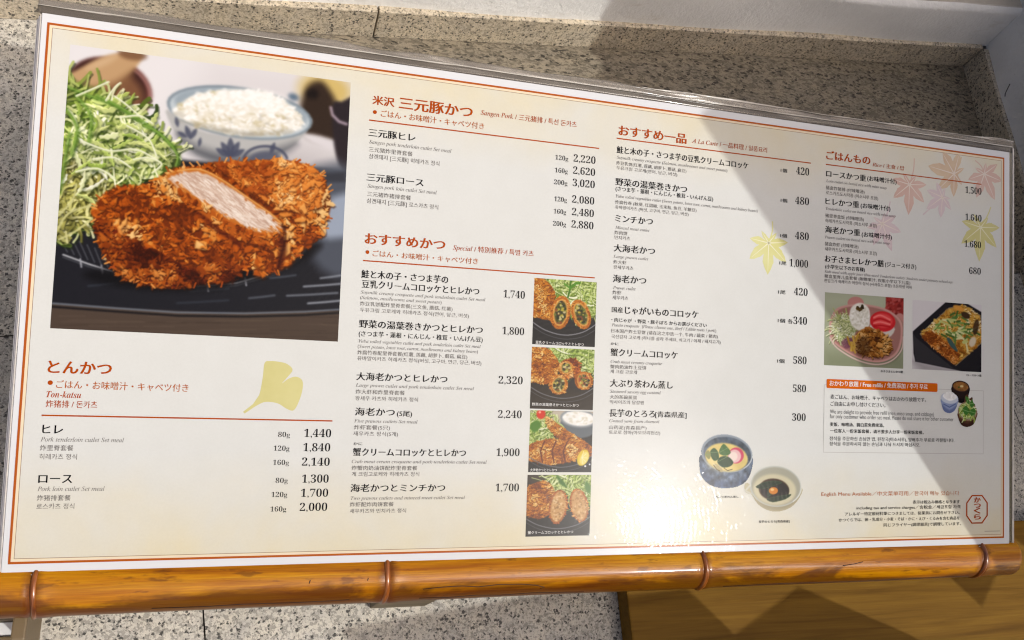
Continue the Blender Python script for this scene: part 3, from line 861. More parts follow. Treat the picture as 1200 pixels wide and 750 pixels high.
gk = [(95.2, 69.0), (99.6, 72.8), (102.2, 77.2), (103.4, 85.8), (103.9, 92.7), (106.5, 93.7), (110.0, 93.6), (114.3, 92.7), (117.2, 89.9), (114.9, 86.2), (112.5, 83.1), (115.3, 85.4), (118.8, 86.6), (121.7, 85.3), (122.5, 82.1), (121.5, 76.3), (118.9, 70.4), (115.4, 70.9), (111.1, 73.4), (105.5, 74.0), (101.8, 72.4), (98.4, 70.0), (96.0, 68.2)]
gk_out = gk[:2] + smooth(gk, 4)[8:-8] + gk[-2:]
tag(mpoly('printed_leaf', gk_out, 0.08, leaf_mat('leaf_ginkgo', (220, 213, 150), (212, 204, 138))), 'yellow ginkgo leaf printed beside the first heading')

# refill notice box and banner
mframe('notice_frame', 423.5, 52.6, 543.3, 92.6, 0.28, 0.14, INK['pale'])
def rrect(x0, y0, x1, y1, r, n=5):
    o = []
    for cx, cy, a in ((x1 - r, y0 + r, -90), (x1 - r, y1 - r, 0), (x0 + r, y1 - r, 90), (x0 + r, y0 + r, 180)):
        for k in range(n + 1):
            t = math.radians(a + 90 * k / n); o.append((cx + r * math.cos(t), cy + r * math.sin(t)))
    return o
banner = mpoly('banner', rrect(425.2, 90.6, 507.0, 96.0, 0.9), 0.17, INK['banner'])
# octagonal seal
def octo(cx, cy, a, b, k):
    return [(cx - a + k, cy - b), (cx + a - k, cy - b), (cx + a, cy - b + k * 1.1), (cx + a, cy + b - k * 1.1), (cx + a - k, cy + b), (cx - a + k, cy + b), (cx - a, cy + b - k * 1.1), (cx - a, cy - b + k * 1.1)]
so, si = octo(542.1, 18.2, 8.6, 8.9, 4.4), octo(542.1, 18.2, 7.6, 8.1, 3.95)
so = [(x - 3.8, y) for x, y in so]; si = [(x - 3.8, y) for x, y in si]
seal = mesh_from('seal', [(x * MM, y * MM, 0.00016) for x, y in so + si], [(k, (k + 1) % 8, 8 + (k + 1) % 8, 8 + k) for k in range(8)], INK['red'], menu)

# ------------------------------------------------------------------ lettering
def mb(s):
    r = ''
    for ch in s:
        if 'A' <= ch <= 'Z': r += chr(0x1D400 + ord(ch) - 65)
        elif 'a' <= ch <= 'z': r += chr(0x1D41A + ord(ch) - 97)
        elif '0' <= ch <= '9': r += chr(0x1D7CE + ord(ch) - 48)
        else: r += ch
    return r
def mi(s, b=0):
    r = ''
    for ch in s:
        if ch == 'h' and not b: r += '\u210e'
        elif 'A' <= ch <= 'Z': r += chr((0x1D468 if b else 0x1D434) + ord(ch) - 65)
        elif 'a' <= ch <= 'z': r += chr((0x1D482 if b else 0x1D44E) + ord(ch) - 97)
        else: r += ch
    return r
#         ink       offset  smear  transform  cap   drop
STYLE = {'H': ('red', 0.010, 0.022, None, 0.93, 0.08), 'N': ('orange', -0.004, 0.012, None, 0.93, 0.08),
         'S': ('red', 0.000, 0.006, mi, 0.90, 0.08), 'T': ('red', -0.003, 0.0, lambda s: mi(s, 1), 0.70, 0.0),
         'D': ('black', 0.000, 0.026, None, 0.93, 0.08), 'd': ('black', 0.002, 0.012, None, 0.95, 0.10),
         'E': ('grey', -0.002, 0.0, mi, 0.70, 0.0), 'C': ('grey', -0.002, 0.004, None, 0.95, 0.08),
         'P': ('black', -0.007, 0.0, mb, 0.70, 0.0), 'W': ('black', -0.010, 0.0, mb, 0.70, 0.0),
         'A': ('black', -0.012, 0.0, None, 0.74, 0.0), 'J': ('black', 0.004, 0.006, None, 0.95, 0.08),
         'j': ('black', -0.002, 0.004, None, 0.95, 0.08), 'O': ('orange', -0.002, 0.0, None, 0.90, 0.08),
         'V': ('white', 0.006, 0.012, None, 0.93, 0.08), 'K': ('white', 0.004, 0.008, None, 0.95, 0.08),
         'R': ('red', 0.022, 0.020, None, 0.90, 0.08), 'dot': ('red', 0.0, 0.0, None, 0.90, 0.08)}
type_curve = bpy.data.curves.new('lettering', 'FONT')
type_curve.resolution_u = 3
type_ob = bpy.data.objects.new('lettering', type_curve)
def glyphs(txt, off):
    type_curve.body = txt; type_curve.offset = off
    me = bpy.data.meshes.new_from_object(type_ob)
    n = len(me.vertices)
    co = np.empty(n * 3, np.float32); me.vertices.foreach_get('co', co)
    fs = [tuple(p.vertices) for p in me.polygons]
    bpy.data.meshes.remove(me)
    return co.reshape(-1, 3)[:, :2], fs
PARTNAME = {'h': 'section_heading', 'n': 'heading_note', 's': 'heading_translation', 'd': 'dish_name', 'e': 'dish_translation', 'p': 'price', 'r': 'notice_text', 'f': 'footer_text'}
chunks = {}
for key, st, txt, x, y, w, h in TEXTS:
    ink, off, smear, tr, cap, drop = STYLE[st]
    co, fs = glyphs(tr(txt) if tr else txt, off)
    x0, x1 = co[:, 0].min(), co[:, 0].max()
    if st == 'dot':
        y0, y1 = co[:, 1].min(), co[:, 1].max()
        P = np.stack([x + (co[:, 0] - x0) * w / (x1 - x0), y + (co[:, 1] - y0) * w / (y1 - y0)], 1)
        reps = [0.0]
    else:
        sx = w / (x1 - x0); sy = h / cap
        P = np.stack([x + (co[:, 0] - x0) * sx, y + (co[:, 1] + drop) * sy], 1)
        q = min(sx, sy)
        reps = [0.0] if not smear else [-smear * q, -smear * q / 3, smear * q / 3, smear * q]
    V, F = chunks.setdefault((key, ink), ([], []))
    for k, dx in enumerate(reps):
        b = len(V)
        V += [((px_ + dx) * MM, py_ * MM, (0.20 + 0.012 * k) * MM) for px_, py_ in P]
        F += [tuple(i + b for i in f) for f in fs]
bpy.data.objects.remove(type_ob); bpy.data.curves.remove(type_curve)
caption_of = {}
order = sorted(chunks, key=lambda k: 0)
for (key, ink) in chunks:
    V, F = chunks[(key, ink)]
    if key == 'ban': nm, par = 'banner_text', banner
    elif key == 'seal': nm, par = 'seal_text', seal
    elif key[0] == 'c': nm, par = 'caption', None
    else: nm, par = PARTNAME[key[0]], menu
    o = mesh_from(nm, V, F, INK[ink], par)
    if par is None: caption_of[key] = o
# unreadably small imprint in the corner
mrect('imprint', 544.3, 4.2, 556.6, 4.75, 0.16, print_mat('ink_imprint', (186, 178, 168)))
# ------------------------------------------------------------------ printed food photographs
def homog4(src, dst):
    A = []
    for (u, v), (x, y) in zip(src, dst):
        A.append([u, v, 1, 0, 0, 0, -x * u, -x * v, -x]); A.append([0, 0, 0, u, v, 1, -y * u, -y * v, -y])
    return np.linalg.svd(np.array(A, float))[2][-1].reshape(3, 3)

class Print:
    """a small raster of ink colours, laid on a fine mesh as one colour per vertex"""
    def __init__(s, W, H, quad=None, unit=100.0, bg=(128, 128, 128)):
        s.W, s.H = W, H
        s.c = np.ones((H, W, 3)) * np.array(bg) / 255.0
        s.a = np.ones((H, W))
        quad = quad or [(0, 0), (unit, 0), (unit, unit), (0, unit)]
        s.M = homog4(quad, [(0, 0), (W - 1, 0), (W - 1, H - 1), (0, H - 1)])
        s.k = (W - 1) / math.dist(quad[0], quad[1])
        s.Y, s.X = np.mgrid[0:H, 0:W].astype(float)
    def T(s, pts):
        p = np.c_[np.asarray(pts, float), np.ones(len(pts))] @ s.M.T
        return p[:, :2] / p[:, 2:]
    def win(s, p, pad):
        x0 = max(int(p[:, 0].min() - pad), 0); x1 = min(int(p[:, 0].max() + pad) + 2, s.W)
        y0 = max(int(p[:, 1].min() - pad), 0); y1 = min(int(p[:, 1].max() + pad) + 2, s.H)
        return (slice(y0, y1), slice(x0, x1)) if x1 > x0 and y1 > y0 else None
    def put(s, w, cov, col):
        cov = cov[..., None]
        col = np.asarray(col, float)
        if col.ndim == 1: col = col / 255.0
        s.c[w] = s.c[w] * (1 - cov) + col * cov
    def segdist(s, p, X, Y, closed):
        d = np.full(X.shape, 1e9)
        n = len(p)
        for i in range(n if closed else n - 1):
            a, b = p[i], p[(i + 1) % n]
            e = b - a; L = e @ e + 1e-9
            t = np.clip(((X - a[0]) * e[0] + (Y - a[1]) * e[1]) / L, 0, 1)
            d = np.minimum(d, (X - a[0] - t * e[0]) ** 2 + (Y - a[1] - t * e[1]) ** 2)
        return np.sqrt(d)
    def mask(s, pts, soft=1.0, sm=0):
        if sm: pts = smooth(pts, sm)
        p = s.T(pts); soft = max(soft * s.k, 0.7)
        w = s.win(p, soft * 2)
        if w is None: return None, None
        X, Y = s.X[w], s.Y[w]
        ins = np.zeros(X.shape, bool)
        n = len(p)
        for i in range(n):
            a, b = p[i], p[(i + 1) % n]
            if a[1] == b[1]: continue
            ins ^= ((a[1] > Y) != (b[1] > Y)) & (X < (b[0] - a[0]) * (Y - a[1]) / (b[1] - a[1]) + a[0])
        d = s.segdist(p, X, Y, True) * np.where(ins, 1, -1)
        t = np.clip(d / soft * 0.5 + 0.5, 0, 1)
        return w, t * t * (3 - 2 * t)
    def poly(s, pts, col, soft=1.0, sm=0, alpha=1.0):
        w, m = s.mask(pts, soft, sm)
        if w is not None: s.put(w, m * alpha, col)
    def ell(s, cx, cy, rx, ry, rot, col, soft=1.0, alpha=1.0, a0=0, a1=360):
        s.poly(s.ellpts(cx, cy, rx, ry, rot), col, soft, 0, alpha)
    @staticmethod
    def ellpts(cx, cy, rx, ry, rot, n=36, a0=0.0, a1=360.0):
        o = []
        for k in range(n):
            t = math.radians(a0 + (a1 - a0) * k / (n if a1 - a0 == 360 else n - 1)); r = math.radians(rot)
            x, y = rx * math.cos(t), ry * math.sin(t)
            o.append((cx + x * math.cos(r) - y * math.sin(r), cy + x * math.sin(r) + y * math.cos(r)))
        return o
    def line(s, pts, wd, col, alpha=1.0, soft=0.8):
        p = s.T(pts); wd = wd * s.k / 2
        w = s.win(p, wd + 2)
        if w is None: return
        d = s.segdist(p, s.X[w], s.Y[w], False)
        s.put(w, np.clip((wd - d) / max(soft, .3) + 0.5, 0, 1) * alpha * min(1, wd * 2.2), col)
    def noise(s, cell, seed=0):
        r = np.random.default_rng(seed)
        out = np.zeros((s.H, s.W)); amp = 1.0; tot = 0
        for o in range(3):
            c = max(cell * s.k / 2 ** o, 1.5)
            gh, gw = int(s.H / c) + 3, int(s.W / c) + 3
            g = r.random((gh, gw))
            fy, fx = s.Y / c, s.X / c
            iy, ix = fy.astype(int), fx.astype(int)
            ty, tx = fy - iy, fx - ix
            ty = ty * ty * (3 - 2 * ty); tx = tx * tx * (3 - 2 * tx)
            out += amp * ((g[iy, ix] * (1 - tx) + g[iy, ix + 1] * tx) * (1 - ty) + (g[iy + 1, ix] * (1 - tx) + g[iy + 1, ix + 1] * tx) * ty)
            tot += amp; amp *= 0.55
        return out / tot
    def tex(s, pts, amt, cell, seed=0, sm=0, soft=1.0):
        w, m = s.mask(pts, soft, sm)
        if w is None: return
        n = (s.noise(cell, seed)[w] - 0.5) * 2 * amt
        s.c[w] = np.clip(s.c[w] * (1 + n * m)[..., None], 0, 1)
    def inside(s, pts, n, seed, sm=0):
        r = np.random.default_rng(seed)
        q = np.array(smooth(pts, sm) if sm else pts, float)
        lo, hi = q.min(0), q.max(0)
        res = []
        while len(res) < n:
            x, y = lo + r.random(2) * (hi - lo)
            c = False
            for i in range(len(q)):
                a, b = q[i], q[(i + 1) % len(q)]
                if (a[1] > y) != (b[1] > y) and x < (b[0] - a[0]) * (y - a[1]) / (b[1] - a[1]) + a[0]: c = not c
            if c: res.append((x, y))
        return res, r
    def crumbs(s, pts, n, size, seed, sm=0, pal=None, wd=None, base=(150, 66, 18), dark=0.0):
        """panko crust: ragged flat flakes of uneven size, each with its own lit top and dark foot"""
        pal = pal or [(104, 42, 6), (160, 72, 12), (196, 96, 22), (218, 124, 40), (234, 160, 76), (246, 202, 134)]
        pal = [np.array(c, float) for c in pal]
        s.poly(pts, base, size * 0.25, sm)
        lump = s.noise(size * 2.6, seed + 5)
        P, r = s.inside(pts, n, seed, sm)
        P.sort(key=lambda q: q[1] + r.normal(0, size * 3))
        for x, y in P:
            q = s.T([(x, y)])[0]
            iy, ix = min(max(int(q[1]), 0), s.H - 1), min(max(int(q[0]), 0), s.W - 1)
            k = float(np.clip((lump[iy, ix] - 0.5) * 10 + 2.5 + r.normal(0, 0.8) - dark, 0, len(pal) - 1.001))
            col = pal[int(k)] + (pal[int(k) + 1] - pal[int(k)]) * (k - int(k))
            L = size * min(r.lognormal(-1.0, 0.45), 0.9); a = r.normal(0.5, 0.9)
            m = r.integers(4, 7); w = r.uniform(0.28, 0.6)
            ph = r.uniform(0, 6.28)
            sh = []
            for j in range(m):
                t = ph + 6.283 * j / m + r.normal(0, .25); R = L * r.uniform(0.65, 1.25)
                u, v = math.cos(t) * R, math.sin(t) * R * w
                sh.append((x + u * math.cos(a) - v * math.sin(a), y + u * math.sin(a) + v * math.cos(a)))
            o = L * 0.35
            s.poly([(u + o * .3, v + o) for u, v in sh], pal[0] * .62, max(L * .22, .4 / s.k), 0, 0.55)
            s.poly(sh, col, max(L * .16, .3 / s.k), 0, 0.9)
            if r.random() < 0.55:
                s.poly([(x + (u - x) * .55 - o * .25, y + (v - y) * .5 - o * .4) for u, v in sh], pal[min(int(k) + 1, len(pal) - 1)], max(L * .2, .3 / s.k), 0, 0.6)
            if r.random() < 0.16:
                e = sh[r.integers(m)]
                s.line([(x, y), e, (e[0] + r.normal(0, L * .4), e[1] + r.normal(0, L * .4))], size * .10, col * 1.02, 0.9)
    def shreds(s, pts, n, size, seed, sm=0, pal=None, base=(150, 172, 88), wd=None):
        pal = pal or [(70, 104, 30), (120, 150, 52), (176, 196, 96), (206, 220, 140), (228, 236, 178), (244, 246, 214)]
        s.poly(pts, base, size * 0.2, sm)
        P, r = s.inside(pts, n, seed, sm)
        for x, y in P:
            a = r.uniform(0, 6.28); c = r.normal(0, 0.8); L = size * r.uniform(0.5, 1.3)
            q = [(x, y)]
            for k in range(4):
                a += c * 0.45; q.append((q[-1][0] + math.cos(a) * L / 4, q[-1][1] + math.sin(a) * L / 4))
            W_ = (wd or size * 0.17) * r.uniform(0.4, 1.5)
            col = pal[int(np.clip(r.normal(3.0, 1.3), 0, 5))]
            s.line([(u + .06 * size, v + .1 * size) for u, v in q], W_, np.array(pal[0]) * .7, 0.45, 1.2)
            s.line(q, W_, col, 0.88, 1.1)
    def blur(s, r):
        r = max(int(r * s.k), 1)
        for ax in (0, 1):
            k = np.ones(2 * r + 1) / (2 * r + 1)
            pad = [(0, 0)] * 3; pad[ax] = (r, r)
            z = np.pad(s.c, pad, mode='edge')
            cs = np.cumsum(z, axis=ax)
            cs = np.concatenate([np.zeros_like(np.take(cs, [0], ax)), cs], ax)
            n = s.c.shape[ax]
            s.c = (np.take(cs, range(2 * r + 1, 2 * r + 1 + n), ax) - np.take(cs, range(0, n), ax)) / (2 * r + 1)
    def soften(s):
        b = s.c.copy(); s.blur(1.0 / s.k); s.c = 0.45 * b + 0.55 * s.c
    def build(s, name, x0, y0, x1, y1, z, parent, cut=None):
        W, H = s.W, s.H
        gx = np.linspace(x0, x1, W) * MM; gy = np.linspace(y1, y0, H) * MM
        co = np.empty((H, W, 3), np.float32)
        co[..., 0] = gx[None]; co[..., 1] = gy[:, None]; co[..., 2] = z * MM
        i = np.arange(W * H).reshape(H, W)
        q = np.stack([i[1:, :-1], i[1:, 1:], i[:-1, 1:], i[:-1, :-1]], -1).reshape(-1, 4)
        col = lin(np.clip(s.c, 0, 1)).reshape(-1, 3) * PAPER
        if cut is not None:
            keep = np.zeros((H, W), bool)
            for pts, sm in cut:
                w, m = s.mask(pts, 0.5, sm)
                keep[w] |= m > 0.5
            kf = keep[1:, :-1] & keep[1:, 1:] & keep[:-1, 1:] & keep[:-1, :-1]
            q = q[kf.reshape(-1)]
            used = np.unique(q); remap = np.zeros(W * H, int); remap[used] = np.arange(len(used))
            co = co.reshape(-1, 3)[used]; col = col[used]; q = remap[q]
        co = co.reshape(-1, 3)
        me = bpy.data.meshes.new(name)
        me.vertices.add(len(co)); me.vertices.foreach_set('co', co.ravel())
        me.loops.add(q.size); me.loops.foreach_set('vertex_index', q.ravel().astype(np.int32))
        me.polygons.add(len(q)); me.polygons.foreach_set('loop_start', np.arange(0, q.size, 4, dtype=np.int32))
        me.update(calc_edges=True)
        at = me.color_attributes.new('ink', 'FLOAT_COLOR', 'POINT')
        at.data.foreach_set('color', np.c_[col, np.ones(len(col))].astype(np.float32).ravel())
        me.validate()
        return link(name, me, photo_m, parent)

def lin(c):
    c = np.asarray(c, dtype=float)
    if c.max() > 1.0: c = c / 255.0
    return np.where(c <= 0.04045, c / 12.92, ((c + 0.055) / 1.055) ** 2.4)
photo_m, nt, bs = new_mat('photo_ink')
va = nt.nodes.new('ShaderNodeVertexColor'); va.layer_name = 'ink'
hs = node(nt, 'ShaderNodeGamma'); hs.inputs[1].default_value = 1.06
nt.links.new(va.outputs[0], hs.inputs[0]); nt.links.new(hs.outputs[0], bs.inputs['Base Color']); laminate(nt, bs)

# --- the large photograph: sliced cutlet on a rack, cabbage, rice bowl (drawn in the picture's own units)
Q6 = [(45, 27), (712, 112), (681, 731), (0, 700)]
p = Print(430, 440, Q6, bg=(232, 229, 230))
E = p.ellpts
p.poly([(380, 60), (720, 100), (720, 320), (300, 330), (250, 250)], (222, 218, 219), 60)
p.ell(560, 330, 160, 60, 8, (186, 181, 182), 60, .8)
p.ell(650, 132, 62, 44, 10, (214, 188, 118), 26)
p.poly([(596, 150), (612, 118), (640, 110), (662, 132), (678, 170), (680, 250), (640, 256), (600, 236), (590, 190)], (58, 44, 34), 14, 4)
p.ell(620, 140, 14, 12, 0, (30, 22, 18), 10)
p.ell(575, 148, 12, 8, 20, (70, 96, 120), 8, .8)
p.poly([(596, 236), (640, 240), (700, 262), (690, 280), (620, 258)], (222, 218, 220), 8, 3)
p.poly([(668, 168), (690, 158), (730, 160), (730, 345), (690, 322), (672, 260)], (48, 40, 44), 6, 4)
p.line([(664, 172), (668, 190), (684, 206), (702, 212)], 7, (190, 172, 186), .9, 2)
p.blur(3)
p.ell(136, 136, 104, 78, 14, (120, 66, 58), 7); p.ell(132, 130, 96, 70, 14, (66, 38, 34), 8)
p.ell(140, 142, 80, 56, 14, (128, 88, 62), 16); p.line(E(136, 138, 98, 72, 14, 20, -60, 90), 5, (176, 130, 124), .8, 3)
p.poly([(30, 108), (60, 88), (120, 56), (180, 44), (216, 52), (190, 92), (140, 128), (80, 140), (40, 150)], (196, 160, 118), 6, 4)
p.poly([(30, 132), (90, 128), (150, 112), (196, 84), (170, 128), (90, 150), (40, 158)], (140, 102, 70), 12, 4, .7)
p.ell(192, 50, 34, 13, 8, (120, 84, 58), 8, .8); p.ell(120, 70, 40, 8, -24, (216, 186, 148), 10, .7)
p.blur(2)
# rice bowl
body = [(274, 180), (282, 214), (300, 246), (330, 278), (372, 300), (420, 312), (470, 308), (530, 292), (580, 260), (606, 230), (618, 200), (560, 240), (450, 246), (340, 226)]
p.poly(body, (188, 188, 186), 4, 3)
p.poly([(300, 240), (330, 278), (372, 300), (420, 312), (470, 308), (530, 292), (580, 260), (540, 272), (440, 290), (350, 270)], (84, 86, 94), 22, 3, .9)
for cx, cy, a, L in ((425, 292, -90, 46), (425, 292, -60, 42), (425, 292, -122, 42), (425, 292, -150, 40), (425, 292, -28, 38), (330, 250, -110, 34), (330, 250, -60, 30), (322, 246, -150, 26), (520, 285, -70, 30), (350, 268, -80, 22), (300, 222, -100, 26)):
    t = math.radians(a); x1, y1 = cx + math.cos(t) * L, cy + math.sin(t) * L; nx, ny = -math.sin(t) * L * .2, math.cos(t) * L * .2
    p.poly([(cx, cy), ((cx + x1) / 2 + nx, (cy + y1) / 2 + ny), (x1, y1), ((cx + x1) / 2 - nx, (cy + y1) / 2 - ny)], (76, 80, 100), 3, 3, .85)
p.line(E(508, 300, 52, 34, 0, 20, 190, 350), 7, (78, 82, 102), .85, 2)
p.ell(508, 302, 40, 24, 0, (90, 94, 112), 6, .8)
p.ell(447, 186, 175, 61, 8, (132, 146, 156), 4); p.ell(447, 187, 168, 55, 8, (196, 206, 212), 4); p.ell(450, 178, 160, 46, 8, (150, 164, 174), 8, .8)
rice = [(292, 180), (330, 150), (380, 136), (440, 132), (500, 134), (540, 150), (580, 180), (598, 212), (570, 232), (500, 240), (420, 236), (350, 220), (305, 200)]
p.poly(rice, (232, 228, 214), 6, 3)
P, r = p.inside(rice, 240, 3)
for x, y in P:
    sh = 1.0 if y > 170 or r.random() < .3 else 0
    p.ell(x, y, r.uniform(7, 14), r.uniform(4, 8), r.uniform(-50, 50), [(206, 192, 150), (196, 190, 176)][r.integers(2)] if sh and r.random() < .5 and (x < 400 or y > 190) else (250, 249, 244), 4, .6)
P, r = p.inside(rice, 420, 4)
for x, y in P:
    a = r.uniform(-1.2, 1.2); sh = (y - 135) / 110
    c = np.array([(254, 253, 250), (236, 230, 214), (214, 204, 176)][min(int(r.random() * (1.3 + 1.6 * sh)), 2)])
    p.line([(x, y), (x + math.cos(a) * 8, y + math.sin(a) * 5)], 5.5, c, .75, 1.4)
p.poly([(300, 205), (350, 222), (420, 238), (500, 242), (570, 234), (560, 224), (500, 232), (420, 226), (350, 212)], (150, 146, 130), 8, 3, .5)
p.blur(1.2)
p.ell(480, 150, 80, 18, 6, (252, 251, 249), 14, .5)
# black plate and table
p.poly([(-20, 300), (120, 292), (300, 298), (380, 306), (460, 308), (560, 312), (720, 322), (720, 760), (-20, 760)], (34, 34, 40), 8, 0)
p.poly([(600, 330), (720, 318), (720, 560), (640, 560), (610, 480), (660, 420)], (92, 98, 110), 22, 3, .85)
p.poly([(650, 400), (720, 380), (720, 470), (640, 480)], (176, 188, 206), 16, 3, .8)
p.poly([(640, 330), (700, 326), (700, 350), (650, 352)], (60, 62, 70), 8, 0)
p.poly([(-20, 640), (200, 655), (400, 664), (720, 655), (720, 760), (-20, 760)], (84, 70, 60), 5)
for k in range(70):
    y = 668 + rng.random() * 70; x = rng.random() * 680
    p.line([(x, y), (x + 60 + rng.random() * 80, y + rng.normal(0, 1.5))], 2, [(66, 54, 46), (104, 88, 76), (94, 80, 66)][k % 3], .5, 1.5)
p.line([(-10, 640), (150, 652), (300, 662), (460, 664), (600, 660), (720, 652)], 4, (120, 128, 140), .9, 2)
p.line([(-10, 648), (150, 660), (300, 670), (460, 672), (600, 668), (720, 660)], 5, (24, 22, 24), .9, 2)
for x, y, L, c in ((600, 600, 90, 190), (560, 622, 120, 150), (610, 640, 80, 200), (470, 628, 60, 110), (330, 612, 90, 70), (520, 580, 60, 90), (640, 580, 50, 170), (300, 640, 120, 60), (90, 600, 60, 60)):
    p.line([(x, y), (x + L * .5, y - 3), (x + L, y - 7)], 5, (c, c + 6, c + 16), .7, 3)
# rack
for off, c in ((0, 196), (6, 70)):
    p.line([(30, 526 + off), (90, 548 + off), (160, 570 + off), (250, 588 + off), (350, 600 + off), (440, 592 + off), (530, 566 + off), (590, 530 + off), (625, 480 + off)], 4, (c, c + 2, c + 8), .9, 1)
for k in range(9):
    x = 40 + k * 16
    p.line([(x, 520 + k * 6), (x - 26 + k * 2, 470 + k * 8)], 2.4, (120, 124, 132), .6)
for x, y in ((70, 545), (120, 560), (190, 580), (370, 602), (460, 588), (556, 548), (600, 505)):
    p.line([(x, y - 9), (x + 3, y + 10)], 4, (170, 172, 180), .9)
# cabbage
p.soften()
cab = [(30, 118), (70, 122), (120, 136), (170, 170), (215, 190), (240, 222), (282, 255), (304, 290), (296, 326), (262, 340), (220, 352), (180, 362), (140, 372), (110, 408), (90, 450), (50, 480), (10, 500), (6, 420), (20, 300)]
p.shreds(cab, 420, 54, 11, 2, wd=7, base=(104, 120, 54), pal=[(44, 64, 20), (92, 114, 40), (138, 156, 70), (182, 194, 112), (214, 220, 156), (238, 240, 198)])
p.shreds([(20, 300), (70, 290), (140, 330), (130, 380), (90, 440), (40, 470), (10, 480)], 230, 46, 12, 2, wd=5, base=(126, 124, 60), pal=[(70, 70, 28), (120, 118, 56), (168, 164, 88), (198, 196, 122), (218, 214, 152), (234, 232, 184)])
p.shreds([(60, 200), (130, 160), (200, 200), (280, 262), (290, 310), (230, 335), (160, 330), (80, 300), (50, 250)], 330, 44, 13, 2, wd=5.5, base=(166, 178, 104), pal=[(80, 106, 36), (140, 160, 74), (192, 204, 126), (222, 228, 170), (238, 240, 204), (252, 252, 236)])
def ribbon(q, wd, c):
    q = smooth(q, 6, False)
    L_ = []; R_ = []
    for i, (x, y) in enumerate(q):
        a = q[max(i - 1, 0)]; b = q[min(i + 1, len(q) - 1)]
        d = math.atan2(b[1] - a[1], b[0] - a[0]); h = wd * math.sin(math.pi * (0.12 + 0.8 * i / (len(q) - 1))) * (0.8 + 0.3 * math.sin(i * 1.7))
        L_.append((x - math.sin(d) * h, y + math.cos(d) * h)); R_.append((x + math.sin(d) * h, y - math.cos(d) * h))
    o = L_ + R_[::-1]
    p.poly([(x + 3, y + 6) for x, y in o], (34, 50, 16), 5, 0, .5)
    p.poly(o, c, 1.6, 0, .92)
    p.line(R_, 2.2, np.minimum(np.array(c) * 1.18 + 10, 255), .8, 1.2)
    p.line(L_, 2.0, np.array(c) * .72, .5, 1.5)
p.tex(cab, .34, 70, 31, 2); p.tex(cab, .22, 26, 32, 2)
rr = np.random.default_rng(17)
P, r = p.inside([(40, 170), (110, 150), (200, 205), (270, 262), (280, 310), (200, 335), (120, 340), (60, 400), (30, 420), (30, 250)], 46, 77, 2)
for x, y in P:
    a = r.uniform(-.9, 1.2); L = r.uniform(36, 84); c = r.normal(0, .5)
    q = [(x, y)]
    for k in range(3):
        a += c; q.append((q[-1][0] + math.cos(a) * L / 3, q[-1][1] + math.sin(a) * L / 3))
    if any(v > 300 + (u - 60) * .35 + 130 or u > 296 or v > 350 + 160 * (u < 110) for u, v in q): continue
    ribbon(q, r.uniform(3.5, 8), [(206, 216, 140), (228, 234, 180), (178, 196, 104), (240, 242, 212), (150, 174, 78), (196, 206, 128)][r.integers(6)])
for q in ([(40, 130), (90, 150), (150, 172), (210, 210)], [(60, 150), (96, 200), (90, 262)], [(110, 150), (170, 180), (240, 226), (292, 270)], [(36, 180), (64, 230), (50, 290)], [(220, 220), (262, 242), (300, 288), (298, 318)], [(46, 240), (30, 330), (22, 380)]):
    p.line(smooth(q, 5, False), 9, (78, 116, 40), .6, 4); p.line([(x - 3, y - 3) for x, y in smooth(q, 5, False)], 4, (140, 176, 78), .7, 2)
for q in ([(60, 150), (110, 128), (136, 116)], [(130, 160), (150, 130), (164, 118)], [(150, 150), (176, 168), (214, 200)], [(80, 260), (140, 280), (200, 276), (250, 300)], [(100, 300), (150, 296), (190, 320)], [(180, 220), (230, 250), (250, 292)], [(60, 330), (110, 322), (150, 344)], [(170, 200), (210, 196), (240, 214)], [(196, 300), (230, 296), (262, 310), (240, 332)]):
    p.line(smooth(q, 5, False), 5, (220, 228, 180), .9, 2); p.line([(x - 1, y - 1.5) for x, y in smooth(q, 5, False)], 2, (250, 250, 232), .8, 1)
for q in ([(15, 470), (40, 430), (90, 410)], [(10, 440), (50, 400), (60, 360)], [(20, 490), (60, 470), (110, 430)]):
    p.line(smooth(q, 4, False), 5, (206, 204, 140), .9, 2)
# cutlet
p.ell(250, 585, 170, 26, 4, (14, 12, 14), 14, .8); p.ell(520, 545, 130, 26, -20, (14, 12, 14), 14, .8)
cut = [(104, 432), (112, 396), (150, 366), (206, 362), (250, 346), (292, 318), (350, 314), (388, 306), (440, 304), (500, 300), (548, 298), (600, 308), (636, 326), (656, 362), (664, 410), (650, 450), (640, 482), (600, 512), (548, 560), (500, 566), (455, 560), (415, 590), (350, 590), (300, 606), (240, 596), (180, 584), (140, 544), (112, 490)]
p.crumbs(cut, 2700, 21, 21, 2, base=(120, 50, 8))
p.crumbs([(104, 440), (140, 450), (200, 500), (260, 520), (330, 560), (400, 540), (455, 556), (415, 590), (350, 590), (300, 606), (240, 596), (180, 584), (140, 544), (112, 490)], 900, 19, 22, 2, dark=0.3, base=(116, 40, 12), pal=[(66, 22, 4), (108, 42, 8), (146, 64, 12), (172, 84, 20), (196, 108, 36), (222, 146, 72)])
p.crumbs([(392, 312), (470, 304), (548, 300), (612, 314), (650, 350), (630, 410), (570, 420), (520, 400), (460, 360)], 950, 20, 23, 2, base=(190, 100, 30), pal=[(150, 66, 16), (190, 96, 30), (216, 124, 44), (232, 150, 66), (244, 180, 100), (252, 212, 150)])
p.poly([(540, 470), (560, 500), (552, 545), (535, 560), (540, 510)], (70, 22, 8), 6, 3, .7)
p.poly([(330, 390), (372, 430), (440, 486), (462, 540), (440, 500), (390, 470), (340, 420)], (84, 28, 8), 6, 3, .65)
